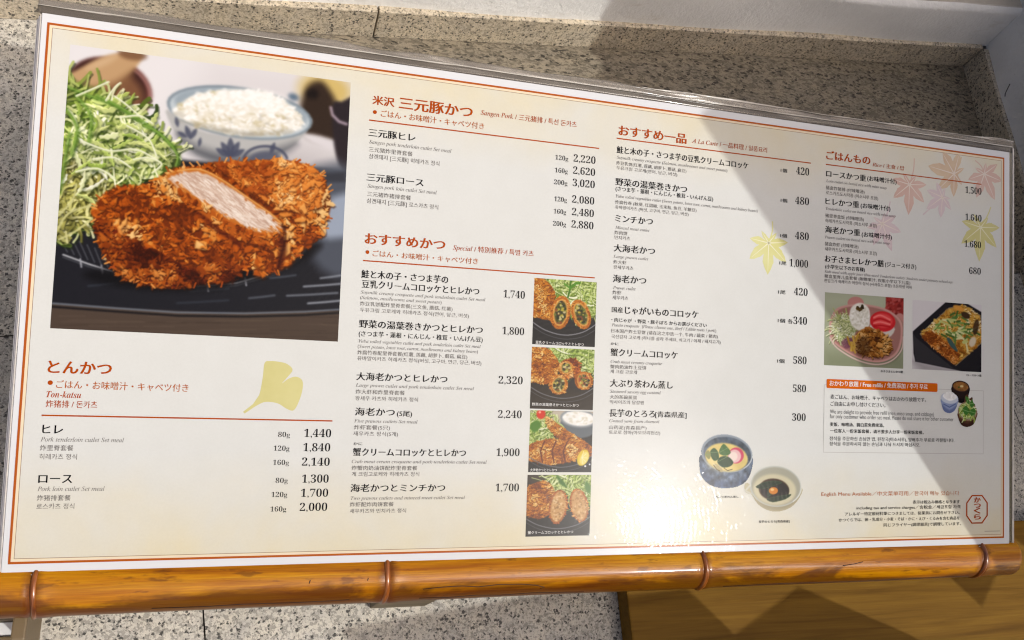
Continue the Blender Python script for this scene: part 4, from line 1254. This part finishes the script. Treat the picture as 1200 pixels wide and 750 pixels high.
p.poly([(272, 344), (300, 324), (352, 320), (404, 344), (462, 384), (520, 424), (548, 452), (512, 474), (470, 470), (420, 450), (360, 410), (310, 372)], (196, 116, 44), 5, 3)
meat = smooth([(282, 345), (306, 331), (350, 328), (392, 346), (440, 378), (490, 412), (534, 446), (508, 464), (470, 460), (424, 436), (366, 400), (318, 366)], 5)
meat = [(x + rng.normal(0, 2.2), y + rng.normal(0, 2.0)) for x, y in meat]
p.poly(meat, (214, 190, 172), 4)
P, r = p.inside(meat, 520, 5)
for x, y in P:
    a = 0.66 + r.normal(0, .16); L = r.uniform(10, 34)
    ed = 0.75 if (y - 345) > (x - 290) * 0.50 + 22 else 1.0
    c = np.array([(246, 234, 222), (196, 164, 144), (234, 212, 196), (182, 148, 128), (250, 242, 232)][r.integers(5)]) * ed
    p.line([(x, y), (x + math.cos(a) * L * .5, y + math.sin(a) * L * .5 + r.normal(0, 1)), (x + math.cos(a) * L, y + math.sin(a) * L)], r.uniform(1.2, 3.2), c, .5, 1.0)
for k in range(26):
    i = rng.integers(len(meat)); x, y = meat[i]
    p.ell(x, y, rng.uniform(2, 5), rng.uniform(1.5, 3), rng.uniform(0, 90), [(206, 128, 60), (228, 168, 100), (170, 92, 36)][k % 3], 2, .8)
p.line(smooth([(548, 452), (556, 480), (548, 520), (538, 556)], 5, False), 6, (56, 18, 4), .7, 4)
p.line(smooth([(310, 372), (360, 412), (420, 452), (470, 472), (512, 476)], 5, False), 5, (222, 150, 70), .7, 3)
p.line(smooth([(300, 326), (352, 322), (404, 346), (462, 386), (520, 426), (546, 450)], 5, False), 3.5, (234, 178, 104), .8, 2)
p.crumbs([(300, 368), (340, 392), (400, 430), (450, 458), (510, 476), (530, 470), (500, 500), (430, 480), (360, 430), (310, 395)], 110, 16, 24, 2, base=(180, 92, 26))
for k in range(46):
    i = rng.integers(len(cut)); x, y = cut[i]; x2, y2 = cut[(i + 1) % len(cut)]; t = rng.random()
    x, y = x + (x2 - x) * t, y + (y2 - y) * t; a = math.atan2(y - 440, x - 380) + rng.normal(0, .6)
    p.line([(x, y), (x + math.cos(a) * 12, y + math.sin(a) * 12)], 4, [(216, 124, 44), (176, 78, 22), (232, 160, 84)][k % 3], .9)
p.soften()
big = p.build('food_photo', 10.1, 104.6, 138.2, 235.6, 0.10, menu)
tag(big, 'large photo of a sliced breaded cutlet with cabbage and a rice bowl')

# --- the four small set meal photographs
def base_small(seed):
    p = Print(150, 146, bg=(44, 42, 42))
    p.poly([(-5, 70), (105, 60), (105, 105), (-5, 105)], (34, 34, 36), 10)
    return p
def plate_arc(p, y0, c=150):
    p.line(smooth([(-2, y0), (20, y0 + 12), (50, y0 + 18), (80, y0 + 12), (102, y0 - 2)], 5, False), 1.6, (c, c, c + 6), .8)
    p.line(smooth([(-2, y0 + 6), (20, y0 + 18), (50, y0 + 24), (80, y0 + 19), (102, y0 + 6)], 5, False), 1.2, (90, 90, 96), .7)
LG = [(120, 150, 52), (160, 184, 84), (196, 212, 126), (214, 226, 156), (230, 238, 186), (246, 248, 220)]
def roll(p, cx, cy, rx, ry, rot, seed, fill=(74, 76, 34)):
    p.crumbs(p.ellpts(cx, cy, rx * 1.14, ry * 1.08, rot, 20), 170, 4.6, seed, base=(190, 110, 30), pal=[(150, 76, 18), (190, 108, 30), (214, 136, 44), (230, 160, 66), (240, 186, 100), (250, 212, 140)])
    p.ell(cx, cy, rx * .82, ry * .86, rot, (226, 168, 84), 1.5); p.ell(cx, cy, rx * .66, ry * .74, rot, fill, 2)
    P, r = p.inside(p.ellpts(cx, cy, rx * .62, ry * .72, rot, 16), 42, seed + 1)
    for x, y in P: p.ell(x, y, r.uniform(1, 2.8), r.uniform(1, 2.4), 0, [(40, 46, 24), (196, 180, 70), (112, 124, 50), (220, 206, 150), (70, 60, 40), (140, 70, 40)][r.integers(6)], 1, .85)
def katsu_left(p, seed, pts, n=300):
    p.crumbs(pts, int(n * 1.7), 5.2, seed, 2, base=(176, 98, 22), pal=[(122, 58, 10), (178, 100, 20), (206, 128, 34), (224, 152, 54), (238, 182, 92), (248, 212, 140)])
def slice_lit(p, pts, col, seed):
    p.poly(pts, col, 2, 3)
p = base_small(1)
p.shreds([(22, -4), (105, -4), (105, 52), (70, 44), (40, 40), (28, 20)], 390, 26, 31, 2, wd=1.5, pal=LG, base=(176, 196, 110))
p.line([(58, 0), (57, 14), (54, 26)], 3, (70, 120, 36), .9); p.line([(57, 12), (66, 4), (72, 3)], 4, (84, 140, 40), .9); p.line([(57, 12), (48, 6)], 3, (96, 150, 50), .9)
plate_arc(p, 66)
katsu_left(p, 32, [(-4, 4), (14, 0), (28, 12), (34, 26), (30, 46), (26, 62), (8, 60), (-4, 54)])
roll(p, 43, 50, 14, 24, 8, 33); roll(p, 76, 51, 13, 22, -24, 35)
ph1 = p.build('food_photo', 239.8, 108.1, 275.8, 143.5, 0.10, menu)
tag(ph1, 'small photo of two green filled croquettes, topmost of the column')
p = base_small(2)
p.poly([(-5, 60), (105, 70), (105, 105), (-5, 105)], (52, 44, 36), 8)
p.shreds([(28, -4), (105, -4), (105, 36), (80, 34), (56, 26), (36, 16)], 312, 26, 41, 2, wd=1.5, pal=LG, base=(184, 200, 116))
plate_arc(p, 64, 120)
katsu_left(p, 42, [(-4, 2), (16, -2), (34, 10), (44, 26), (40, 46), (26, 60), (8, 58), (-4, 52)])
p.crumbs([(44, 36), (50, 20), (70, 16), (78, 30), (72, 46), (52, 48)], 120, 8, 43, 2, base=(190, 108, 34))
roll(p, 55, 32, 11, 10, 0, 44, (120, 104, 60)); roll(p, 44, 60, 13, 15, 10, 45, (90, 88, 50)); roll(p, 84, 52, 13, 14, -20, 46, (160, 80, 44))
ph2 = p.build('food_photo', 239.8, 74.0, 275.8, 106.7, 0.10, menu)
tag(ph2, 'small photo of stacked round vegetable rolls, second in the column')
p = base_small(3)
p.poly([(-5, -5), (105, -5), (105, 20), (-5, 30)], (196, 186, 168), 8)
p.ell(78, 22, 30, 22, 4, (104, 112, 118), 2); p.ell(77, 12, 30, 15, 4, (150, 156, 160), 2); p.ell(77, 12, 26, 12, 4, (244, 242, 236), 2)
P, r = p.inside(p.ellpts(77, 11, 24, 10, 4, 16), 50, 9)
for x, y in P: p.ell(x, y, 3, 1.8, r.uniform(-60, 60), [(254, 253, 250), (222, 216, 196)][r.integers(2)], 1.4, .7)
p.shreds([(-4, 8), (26, 6), (36, 24), (30, 46), (10, 52), (-4, 50)], 286, 22, 51, 2, wd=1.5, pal=LG, base=(130, 160, 70))
p.ell(17, 6, 7, 8, 0, (214, 52, 26), 2); p.ell(15, 3, 2, 2, 0, (250, 170, 150), 1)
p.poly([(0, 26), (10, 16), (18, 24), (8, 36)], (82, 132, 40), 2, 3)
katsu_left(p, 52, [(24, 10), (34, 14), (56, 30), (80, 44), (102, 60), (100, 74), (84, 70), (60, 54), (40, 40), (28, 26)], 300)
katsu_left(p, 53, [(-4, 60), (14, 50), (36, 46), (60, 50), (78, 62), (80, 76), (60, 84), (36, 88), (12, 84), (-4, 78)], 340)
for x in (16, 34, 52): p.line([(x + 8, 50), (x + 2, 66), (x + 6, 84)], 2.4, (96, 36, 10), .8)
plate_arc(p, 74, 110)
p.ell(86, 76, 9, 14, 20, (232, 200, 60), 1.5); p.ell(88, 77, 6.5, 11, 20, (240, 224, 130), 1.5)
for a in range(0, 180, 36): p.line([(84, 76), (84 + 8 * math.cos(math.radians(a - 70)), 76 + 11 * math.sin(math.radians(a - 70)))], .9, (250, 244, 200), .8)
p.ell(90, 90, 1.6, 1.6, 0, (250, 250, 250), .8); p.ell(97, 87, 1.4, 1.4, 0, (240, 240, 250), .8)
ph3 = p.build('food_photo', 240.1, 40.7, 276.0, 73.2, 0.10, menu)
tag(ph3, 'small photo of a long prawn cutlet with lemon wedge, third in the column')
p = base_small(4)
p.poly([(-5, -5), (50, -5), (40, 14), (-5, 16)], (66, 56, 48), 6)
p.shreds([(38, -4), (105, -4), (105, 46), (90, 50), (66, 30), (44, 26)], 390, 28, 61, 2, wd=1.5, pal=LG, base=(186, 202, 130))
p.poly([(44, 0), (54, 8), (62, 20), (52, 16)], (70, 118, 40), 2, 2); p.poly([(92, 10), (100, 20), (98, 32), (90, 22)], (84, 130, 50), 2, 2)
plate_arc(p, 70, 130)
katsu_left(p, 62, [(-2, 24), (10, 14), (28, 10), (40, 20), (44, 38), (40, 58), (28, 70), (10, 70), (-2, 60)], 380)
for cx, cy, rot, sd in ((49, 52, 6, 63), (82, 50, -12, 64)):
    p.crumbs(p.ellpts(cx, cy, 14.5, 28, rot, 20), 200, 4.6, sd, base=(176, 100, 34))
    p.ell(cx, cy, 11.5, 25, rot, (206, 160, 100), 2)
    P, r = p.inside(p.ellpts(cx, cy, 10.5, 23, rot, 16), 90, sd)
    for x, y in P: p.ell(x, y, r.uniform(.8, 2.2), r.uniform(.8, 2), 0, [(226, 186, 130), (176, 126, 70), (216, 172, 112), (150, 110, 60), (236, 204, 156)][r.integers(5)], 1, .8)
ph4 = p.build('food_photo', 239.9, 7.2, 276.1, 39.3, 0.10, menu)
tag(ph4, 'small photo of a croquette cut into two beige halves, lowest in the column')

# --- children's plate and boxed rice
p = Print(170, 132, [(57, 48), (388, 66), (389, 364), (57, 350)], bg=(166, 172, 146))
p.poly([(40, 40), (400, 40), (400, 130), (40, 120)], (178, 184, 160), 40)
p.poly([(60, 290), (400, 300), (400, 380), (40, 380)], (142, 148, 120), 40)
p.poly([(312, 62), (388, 66), (388, 150), (345, 150), (312, 130)], (150, 52, 48), 4)
for k in range(40): p.ell(315 + rng.random() * 70, 66 + rng.random() * 76, 5, 9, rng.random() * 90, [(196, 96, 92), (110, 30, 28), (176, 60, 56)][k % 3], 3, .6)
p.ell(185, 90, 34, 26, 0, (196, 138, 132), 3); p.ell(372, 170, 26, 40, 0, (196, 138, 132), 3)
plate = [(76, 190), (84, 150), (110, 112), (170, 96), (240, 96), (320, 116), (376, 160), (386, 220), (370, 290), (330, 326), (270, 338), (190, 318), (110, 270), (80, 230)]
p.poly([(x + 6, y + 10) for x, y in plate], (104, 108, 86), 10, 4, .8)
p.poly(plate, (206, 158, 150), 3, 4); p.poly([(230 + (x - 230) * .94, 214 + (y - 214) * .93) for x, y in plate], (164, 118, 110), 4, 4)
p.poly([(92, 200), (100, 150), (130, 140), (172, 150), (190, 200), (160, 250), (120, 240)], (206, 206, 176), 4, 3)
p.shreds([(84, 190), (110, 150), (160, 150), (172, 200), (150, 260), (110, 240)], 190, 36, 71, 2, wd=3.2, base=(206, 208, 166), pal=[(130, 150, 80), (180, 190, 120), (214, 218, 170), (228, 230, 196), (240, 240, 216), (250, 250, 236)])
p.poly([(126, 256), (150, 236), (176, 240), (168, 270), (146, 282)], (120, 70, 90), 4, 3, .8)
p.poly([(172, 186), (160, 150), (166, 112), (190, 92), (216, 92), (240, 112), (246, 150), (240, 190), (206, 206)], (234, 232, 222), 4, 3)
P, r = p.inside([(176, 186), (164, 140), (190, 98), (220, 98), (242, 140), (236, 186)], 90, 72)
for x, y in P: p.ell(x, y, 7, 4, r.uniform(-80, 80), [(250, 249, 244), (206, 202, 186)][r.integers(2)], 2, .6)
for k in range(7): p.ell(190 + rng.random() * 30, 104 + rng.random() * 14, 9, 6, rng.random() * 90, [(84, 64, 34), (112, 88, 44), (60, 50, 30)][k % 3], 2, .9)
p.poly([(248, 180), (346, 186), (336, 226), (290, 238), (258, 222)], (214, 208, 200), 4, 3)
p.ell(300, 166, 54, 43, 8, (206, 44, 50), 3); p.ell(300, 162, 42, 30, 8, (236, 84, 84), 6, .8)
for k in range(4): p.line(smooth([(262, 150 + k * 12), (290, 140 + k * 14), (330, 158 + k * 10)], 4, False), 6, [(250, 140, 136), (180, 26, 34)][k % 2], .8, 2)
p.crumbs([(190, 220), (230, 194), (280, 204), (330, 236), (338, 280), (310, 310), (250, 310), (200, 300), (186, 260)], 420, 20, 73, 2, base=(130, 76, 24), pal=[(70, 38, 14), (110, 64, 22), (150, 92, 34), (184, 122, 50), (212, 154, 78), (236, 190, 120)])
p.poly([(190, 250), (230, 230), (250, 280), (230, 312), (196, 300)], (60, 34, 14), 12, 3, .6)
for k in range(8): x = 150 + rng.random() * 50; p.line([(x, 220 + rng.random() * 60), (x + rng.normal(10, 12), 300 - rng.random() * 80)], 8, [(206, 170, 80), (184, 144, 60)][k % 2], .95)
p.line(smooth([(80, 236), (110, 278), (190, 326), (270, 346), (336, 332), (380, 286), (388, 230)], 5, False), 5, (232, 200, 194), .9, 2)
kid = p.build('food_photo', 423.2, 104.1, 480.8, 147.6, 0.10, menu)
tag(kid, "photo of a child's meal on a pink plate with white rice and a red cup")
p = Print(164, 132, [(425, 80), (714, 95), (714, 380), (425, 365)], bg=(224, 220, 222))
p.poly([(425, 300), (500, 380), (425, 390)], (188, 184, 186), 30, 0, .7); p.poly([(424, 330), (470, 376), (620, 392), (600, 360)], (150, 146, 148), 18, 0, .7)
box_o = [(427, 210), (562, 86), (588, 80), (645, 86), (720, 128), (730, 400), (596, 368), (438, 334), (430, 300)]
p.poly(box_o, (38, 36, 40), 2.5)
p.poly([(427, 216), (440, 236), (600, 366), (438, 334)], (58, 56, 60), 3, 0)
inner = [(458, 220), (575, 112), (640, 98), (708, 140), (720, 250), (606, 350), (480, 248)]
p.line(inner + [inner[0]], 5, (112, 110, 116), .9, 1)
p.crumbs(inner, 520, 18, 81, 0, base=(206, 156, 66), pal=[(150, 92, 30), (190, 128, 46), (214, 162, 66), (230, 190, 96), (240, 214, 140), (250, 236, 190)])
p.crumbs([(470, 236), (500, 206), (560, 250), (620, 300), (600, 344), (540, 300)], 260, 16, 82, 2, base=(190, 110, 40), pal=[(130, 66, 20), (172, 96, 34), (206, 130, 56), (224, 158, 84), (238, 186, 116), (250, 220, 160)])
for k in range(60):
    x, y = p.inside([(500, 200), (570, 130), (640, 150), (680, 210), (640, 270), (580, 240)], 1, 100 + k)[0][0]
    a = rng.normal(.2, .7); L = 14 + rng.random() * 34
    p.line([(x, y), (x + math.cos(a) * L, y + math.sin(a) * L)], 7, [(64, 104, 48), (124, 158, 76), (196, 206, 130), (226, 224, 170), (88, 124, 60)][k % 5], .9, 1.5)
p.poly([(566, 236), (584, 240), (612, 286), (606, 292), (580, 268)], (70, 96, 92), 2, 3)
p.ell(646, 140, 20, 13, 30, (74, 54, 34), 3); p.ell(690, 190, 12, 34, 10, (66, 46, 30), 4, .85); p.ell(676, 252, 14, 22, 20, (220, 206, 180), 4); p.ell(616, 110, 24, 10, 20, (224, 160, 70), 4)
bento = p.build('food_photo', 487.5, 104.2, 541.5, 147.0, 0.10, menu)
tag(bento, 'photo of a black octagonal box of rice topped with egg and cutlet')
for k, o in (('c1', ph1), ('c2', ph2), ('c3', ph3), ('c4', ph4), ('cap_kid', kid), ('cap_bento', bento)):
    caption_of[k].parent = o

# --- cut-out pictures of bowls
p = Print(130, 112, [(180, 130), (485, 130), (485, 435), (180, 435)], bg=(120, 130, 142))
cha_body = [(190, 250), (186, 330), (204, 380), (250, 418), (320, 434), (400, 424), (450, 392), (478, 330), (478, 260), (400, 330), (280, 330)]
p.poly(cha_body, (104, 118, 138), 3, 3)
p.poly([(190, 310), (204, 380), (250, 418), (320, 434), (400, 424), (450, 392), (478, 330), (440, 372), (330, 396), (230, 360)], (60, 74, 100), 12, 3, .8)
p.tex(cha_body, .55, 26, 4, 3)
cha_rim = p.ellpts(336, 242, 146, 104, 10)
p.poly(cha_rim, (150, 160, 170), 2); p.ell(338, 246, 134, 92, 10, (86, 98, 112), 4); p.tex(p.ellpts(338, 246, 134, 92, 10), .4, 30, 8)
p.line(p.ellpts(336, 240, 143, 100, 10, 30, 180, 400), 5, (206, 212, 218), .8, 2)
egg = p.ellpts(334, 264, 120, 76, 10)
p.poly(egg, (232, 208, 128), 6); p.tex(egg, .08, 60, 3); p.ell(300, 300, 70, 34, 10, (240, 222, 160), 24, .7)
p.ell(386, 254, 44, 44, 20, (214, 84, 110), 3); p.ell(378, 258, 36, 36, 20, (240, 196, 196), 4); p.ell(370, 260, 24, 26, 20, (246, 226, 216), 4)
for q, c in (([(240, 240), (262, 214), (286, 236), (290, 272), (262, 282)], (62, 96, 52)), ([(290, 240), (312, 192), (340, 212), (356, 240), (326, 256)], (84, 122, 66)), ([(282, 290), (300, 262), (340, 260), (372, 290), (352, 314), (310, 318)], (46, 76, 44)), ([(214, 250), (230, 226), (246, 250), (236, 276)], (150, 150, 90))):
    p.poly(q, c, 3, 3); p.line([q[0], q[2]], 3, (130, 160, 104), .7)
p.ell(290, 322, 30, 12, 40, (196, 180, 130), 4); p.line([(262, 306), (280, 330), (296, 338)], 4, (84, 74, 50), .8); p.line([(320, 322), (340, 336), (366, 330)], 4, (84, 74, 50), .8)
cha = p.build('bowl_picture', 340.9, 31.6, 376.3, 63.2, 0.13, menu, [(cha_body, 3), (cha_rim, 0)])
tag(cha, 'picture of a steamed egg custard in a grey blue cup')
caption_of['cap_cha'].parent = cha
p = Print(134, 104, [(435, 300), (755, 300), (755, 570), (435, 570)], bg=(212, 204, 182))
tor_body = [(452, 400), (436, 446), (452, 462), (474, 470), (510, 522), (570, 556), (630, 560), (690, 540), (735, 492), (750, 430), (600, 500)]
p.poly(tor_body, (204, 196, 166), 3, 3); p.poly([(480, 480), (540, 540), (630, 556), (710, 520), (744, 460), (640, 520), (540, 510)], (168, 158, 128), 12, 3, .8)
tor_rim = p.ellpts(606, 420, 144, 114, 8)
p.poly(tor_rim, (198, 200, 190), 2); p.ell(606, 423, 134, 104, 8, (176, 174, 156), 5); p.ell(600, 440, 118, 84, 8, (216, 208, 176), 10)
p.line(p.ellpts(606, 420, 141, 111, 8, 30, 170, 400), 5, (236, 236, 226), .9, 2); p.line([(462, 420), (440, 446), (470, 462)], 8, (222, 220, 206), .9, 3)
p.ell(596, 440, 84, 60, 8, (72, 50, 34), 5); p.ell(600, 444, 78, 52, 8, (40, 30, 26), 6)
for q in ([(496, 424), (540, 400), (600, 392), (640, 402), (590, 420), (530, 436)], [(556, 490), (620, 476), (690, 466), (660, 492), (590, 508)], [(560, 430), (590, 460), (560, 480)]): p.poly(q, (40, 56, 36), 3, 3); p.line(q, 3, (76, 98, 60), .6)
p.ell(592, 446, 25, 20, 0, (222, 140, 50), 3); p.ell(586, 440, 10, 7, 0, (250, 210, 140), 4)
tor = p.build('bowl_picture', 370.7, 17.4, 409.8, 45.7, 0.15, menu, [(tor_body, 3), (tor_rim, 0)])
tag(tor, 'picture of grated yam with soy and quail egg in a pale glass bowl')
caption_of['cap_tor'].parent = tor
# refill trio
p = Print(74, 80, [(584, 418), (668, 418), (668, 506), (584, 506)], bg=(40, 30, 26))
mb_ = [(588, 444), (590, 470), (604, 494), (630, 502), (652, 490), (662, 466), (664, 444), (630, 430)]; mr_ = p.ellpts(626, 442, 37, 20, 4)
p.poly(mb_, (44, 32, 28), 2, 3); p.poly([(592, 470), (604, 494), (630, 502), (652, 490), (662, 466), (630, 486)], (22, 16, 16), 5, 3, .8)
p.poly(mr_, (70, 52, 44), 1.5); p.ell(626, 443, 32, 16, 4, (150, 104, 56), 2); p.tex(p.ellpts(626, 443, 32, 16, 4), .3, 10, 2); p.ell(630, 442, 7, 4, 0, (214, 196, 140), 2); p.ell(618, 446, 4, 3, 0, (70, 96, 50), 1)
tag(p.build('bowl_picture', 517.3, 83.4, 532.9, 99.1, 0.17, menu, [(mb_, 3), (mr_, 0)]), 'picture of a small dark lacquer bowl of soup')
p = Print(74, 76, [(540, 456), (622, 456), (622, 540), (540, 540)], bg=(180, 190, 210))
rb_ = [(544, 486), (546, 506), (556, 530), (580, 538), (602, 528), (614, 506), (616, 486), (580, 474)]; rr_ = p.ellpts(580, 484, 37, 20, 4); rm_ = [(552, 480), (564, 464), (584, 460), (604, 470), (610, 484), (580, 494)]
p.poly(rb_, (150, 164, 198), 2, 3); p.poly([(546, 506), (556, 530), (580, 538), (602, 528), (614, 506), (580, 526)], (98, 112, 156), 5, 3, .8); p.line([(556, 506), (580, 516), (606, 504)], 4, (84, 98, 150), .7)
p.poly(rr_, (206, 214, 228), 1.5); p.poly(rm_, (246, 246, 244), 2, 3); p.tex(rm_, .12, 7, 5, 3)
tag(p.build('bowl_picture', 508.9, 77.2, 524.1, 92.2, 0.19, menu, [(rb_, 3), (rr_, 0), (rm_, 3)]), 'picture of a small blue bowl heaped with rice')
p = Print(86, 110, [(608, 484), (702, 484), (702, 606), (608, 606)], bg=(90, 60, 44))
gb_ = [(614, 550), (616, 574), (630, 596), (656, 602), (682, 592), (696, 566), (697, 546), (656, 530)]; gr_ = p.ellpts(656, 546, 42, 34, 6); gl_ = [(640, 512), (644, 492), (656, 486), (664, 500), (676, 494), (680, 512), (690, 526), (676, 560), (640, 560), (628, 530)]
p.poly(gb_, (96, 62, 46), 2, 3); p.poly([(616, 574), (630, 596), (656, 602), (682, 592), (696, 566), (656, 590)], (58, 36, 30), 6, 3, .8)
p.poly(gr_, (150, 120, 98), 1.5); p.ell(656, 546, 36, 28, 6, (196, 206, 168), 3)
p.shreds(p.ellpts(656, 544, 33, 25, 6, 16), 70, 24, 91, base=(180, 200, 140))
for q in ([(652, 516), (646, 494), (660, 500), (664, 520)], [(664, 520), (680, 500), (690, 516), (674, 532)], [(634, 540), (650, 526), (662, 548), (648, 560)], [(664, 546), (684, 534), (690, 552), (672, 562)]): p.poly(q, (70, 126, 56), 2, 3); p.line([q[0], q[2]], 2, (150, 190, 116), .8)
tag(p.build('bowl_picture', 521.8, 68.6, 539.0, 90.3, 0.21, menu, [(gb_, 3), (gr_, 0), (gl_, 3)]), 'picture of a small brown bowl of green salad leaves')
# ------------------------------------------------------------------ bamboo rail and what carries it
stand = empty('bamboo_rail', (0.27, -0.008, ZF))
tag(stand, 'lacquered amber bamboo rail on low supports along the foot of the menu', 'rail')
bam = bamboo_mat('lacquered_bamboo')
ring_m, nt, bs = new_mat('bamboo_node')
n = noise(nt, coords(nt, (300, 60, 60)), 1.0, 3, 0.6)
nt.links.new(ramp(nt, n, [(0.35, rgba((78, 32, 8))), (0.65, rgba((168, 96, 34)))]), bs.inputs['Base Color'])
bs.inputs['Roughness'].default_value = 0.3; bs.inputs['Coat Weight'].default_value = 0.6; bs.inputs['Coat Roughness'].default_value = 0.15
BR, BY, BZ = 0.0128, -0.0085, -0.0135
NODES = [0.0105, 0.1680, 0.3455, 0.5415]
xs = np.arange(-0.10, 0.5740, 0.0018).tolist() + [0.5744, 0.5752, 0.5757]
def brad(x):
    r = BR * (1 + 0.012 * math.sin(x * 17) + 0.008 * math.sin(x * 41 + 1))
    for nx in NODES:
        d = x - nx
        r += 0.0006 * math.exp(-((d - 0.002) / 0.005) ** 2) - 0.0012 * math.exp(-((d + 0.0005) / 0.0011) ** 2)
    if x > 0.571: r *= math.sqrt(max(1 - ((x - 0.571) / 0.0049) ** 2, 0.1))
    return r
off = Vector(stand.location)
pole = tube('pole', [Vector((x, BY, BZ)) - off for x in xs], [brad(x) for x in xs], bam, stand, 56)
for k, nx in enumerate(NODES):
    X = [nx + 0.0004 + t for t in (-0.0016, -0.0012, -0.0007, 0, 0.0007, 0.0012, 0.0016)]
    rr = [BR * 0.97, BR + 0.0004, BR + 0.0010, BR + 0.0011, BR + 0.0009, BR + 0.0004, BR * 0.97]
    rg = tube('node_ring', [Vector((x, BY, BZ)) - off for x in X], rr, ring_m, stand, 56)
    for v in rg.data.vertices:
        a = math.atan2(v.co.z - (BZ - off.z), v.co.y - (BY - off.y))
        v.co.x += 0.0008 * math.sin(a + k * 2.1) + 0.0004 * math.sin(3 * a + k)
# fine splits along the cane
crack_m = plain_mat('split_dark', (44, 20, 8), 0.7)
def split(pts):
    bm = bmesh.new()
    P = []
    for x, ang in pts:
        r = brad(x) + 0.00006
        P.append(Vector((x, BY - math.cos(ang) * r, BZ + math.sin(ang) * r)) - off)
    tube_bm(bm, P, [0.00022] * len(P), 6)
    me = bpy.data.meshes.new('split'); bm.to_mesh(me); bm.free()
    link('split', me, crack_m, stand)
split([(0.186, .86), (0.196, .92), (0.206, .93), (0.215, .86), (0.226, .93), (0.238, .90), (0.246, .82), (0.251, .70), (0.249, .62)])
split([(0.185, .36), (0.200, .30), (0.215, .38), (0.228, .27), (0.245, .36), (0.262, .30), (0.275, .24)])
split([(0.060, .44), (0.085, .40), (0.100, .46), (0.125, .42), (0.150, .47)])
split([(0.36, .22), (0.40, .26), (0.45, .20), (0.50, .24), (0.535, .22)])
split([(0.436, 1.20), (0.444, 1.26), (0.450, 1.34)])
split([(0.13, 1.25), (0.1305, 1.37)])
split([(0.158, 1.28), (0.1583, 1.38)])
blk = wood_mat('support_wood', (92, 80, 58), (124, 108, 80), 0.6, 0.0)
def sbox(name, x0, y0, z0, x1, y1, z1, mat, bev=0.0008):
    return prism(name, [(x - off.x, y - off.y) for x, y in rect(x0, y0, x1, y1)], z0 - off.z, z1 - off.z, mat, stand, bev)
sbox('support_block', 0.168, -0.020, ZF, 0.199, 0.012, -0.0335 + 0.009, blk)
sbox('support_block', -0.060, -0.004, ZF, -0.030, 0.014, -0.0335 + 0.009, blk)
sbox('support_block', 0.520, -0.004, -0.046, 0.545, 0.014, -0.0335 + 0.009, blk)
bra = plain_mat('bracket_bronze', (110, 92, 64), 0.45)
br = sbox('bracket', 0.0005, -0.030, ZF, 0.0065, -0.0045, -0.0238, bra)
sbox('bracket', -0.030, -0.0295, ZF, 0.0003, -0.0255, ZF + 0.004, bra)
sbox('bracket', -0.030, -0.0185, ZF, 0.0003, -0.0155, ZF + 0.006, bra)
card = plain_mat('white_card', (222, 222, 220), 0.6)
o = prism('card', rect(-0.040, -0.0250, 0.0000, -0.0190), ZF + 0.0006, ZF + 0.0020, card)
tag(o, 'small white card lying under the left end of the bamboo rail', 'card')
# back board carrying the menu
rest = empty('back_rest', (0.28, 0.16, ZF))
tag(rest, 'brown and grey slatted board edge showing behind the top of the menu', 'board')
def rbox(name, x0, y0, x1, y1, z0, z1, mat):       # in the plane of the menu
    o = prism(name, [(x * MM, y * MM) for x, y in rect(x0, y0, x1, y1)], z0 * MM, z1 * MM, mat, None, 0.0003)
    me = o.data
    M = Matrix.Translation(-Vector(rest.location)) @ Matrix.Rotation(TILT, 4, 'X')
    me.transform(M); o.parent = rest
    return o
w1 = wood_mat('board_grey', (84, 77, 66), (118, 110, 95), 0.6, 0.0); w2 = wood_mat('board_brown', (84, 60, 36), (112, 84, 54), 0.6, 0.0); w3 = wood_mat('board_dark', (52, 47, 41), (74, 67, 58), 0.6, 0.0)
xe = -4.2
for x1, m, top_ in ((112, w1, 256.5), (147, w2, 256.0), (190, w1, 255.5), (215, w2, 255.2), (567, w3, 254.2)):
    rbox('slat', xe, 60, x1 - 0.3, top_, -9.0, -4.6, m); xe = x1
leg_m = wood_mat('rest_leg', (92, 80, 58), (124, 108, 80), 0.6, 0.0)
for lx in (0.05, 0.50):
    o = prism('leg', [(lx - 0.28, 0.165 - 0.16), (lx - 0.25, 0.165 - 0.16), (lx - 0.25, 0.195 - 0.16), (lx - 0.28, 0.195 - 0.16)], 0.0, 0.102, leg_m, rest)
# wooden board under the right end of the rail
wb = wood_mat('board_oak', (98, 68, 16), (132, 98, 32), 0.55, 0.0)
wb.node_tree.nodes['Principled BSDF'].inputs['Specular IOR Level'].default_value = 0.12
o = prism('wooden_board', [(0.3165, -0.20), (0.90, -0.20), (0.90, 0.0205), (0.316, 0.0165)], ZF + 0.0005, -0.045, wb, None, 0.0012)
tag(o, 'dark oak board lying under the right end of the bamboo rail', 'board')
# hair on the right wall
def hair():
    pts = []
    for s, z in ((0.050, -0.022), (0.053, -0.026), (0.0555, -0.029), (0.058, -0.030)):
        x, y = rline(s, 0.0038); pts.append((x, y, z))
    return pts
h = tube('dark_hair', hair(), 0.0005, plain_mat('hair_dark', (70, 66, 64), 0.6), None, 6)
tag(h, 'short dark hair stuck to the white plaster at right', 'hair')
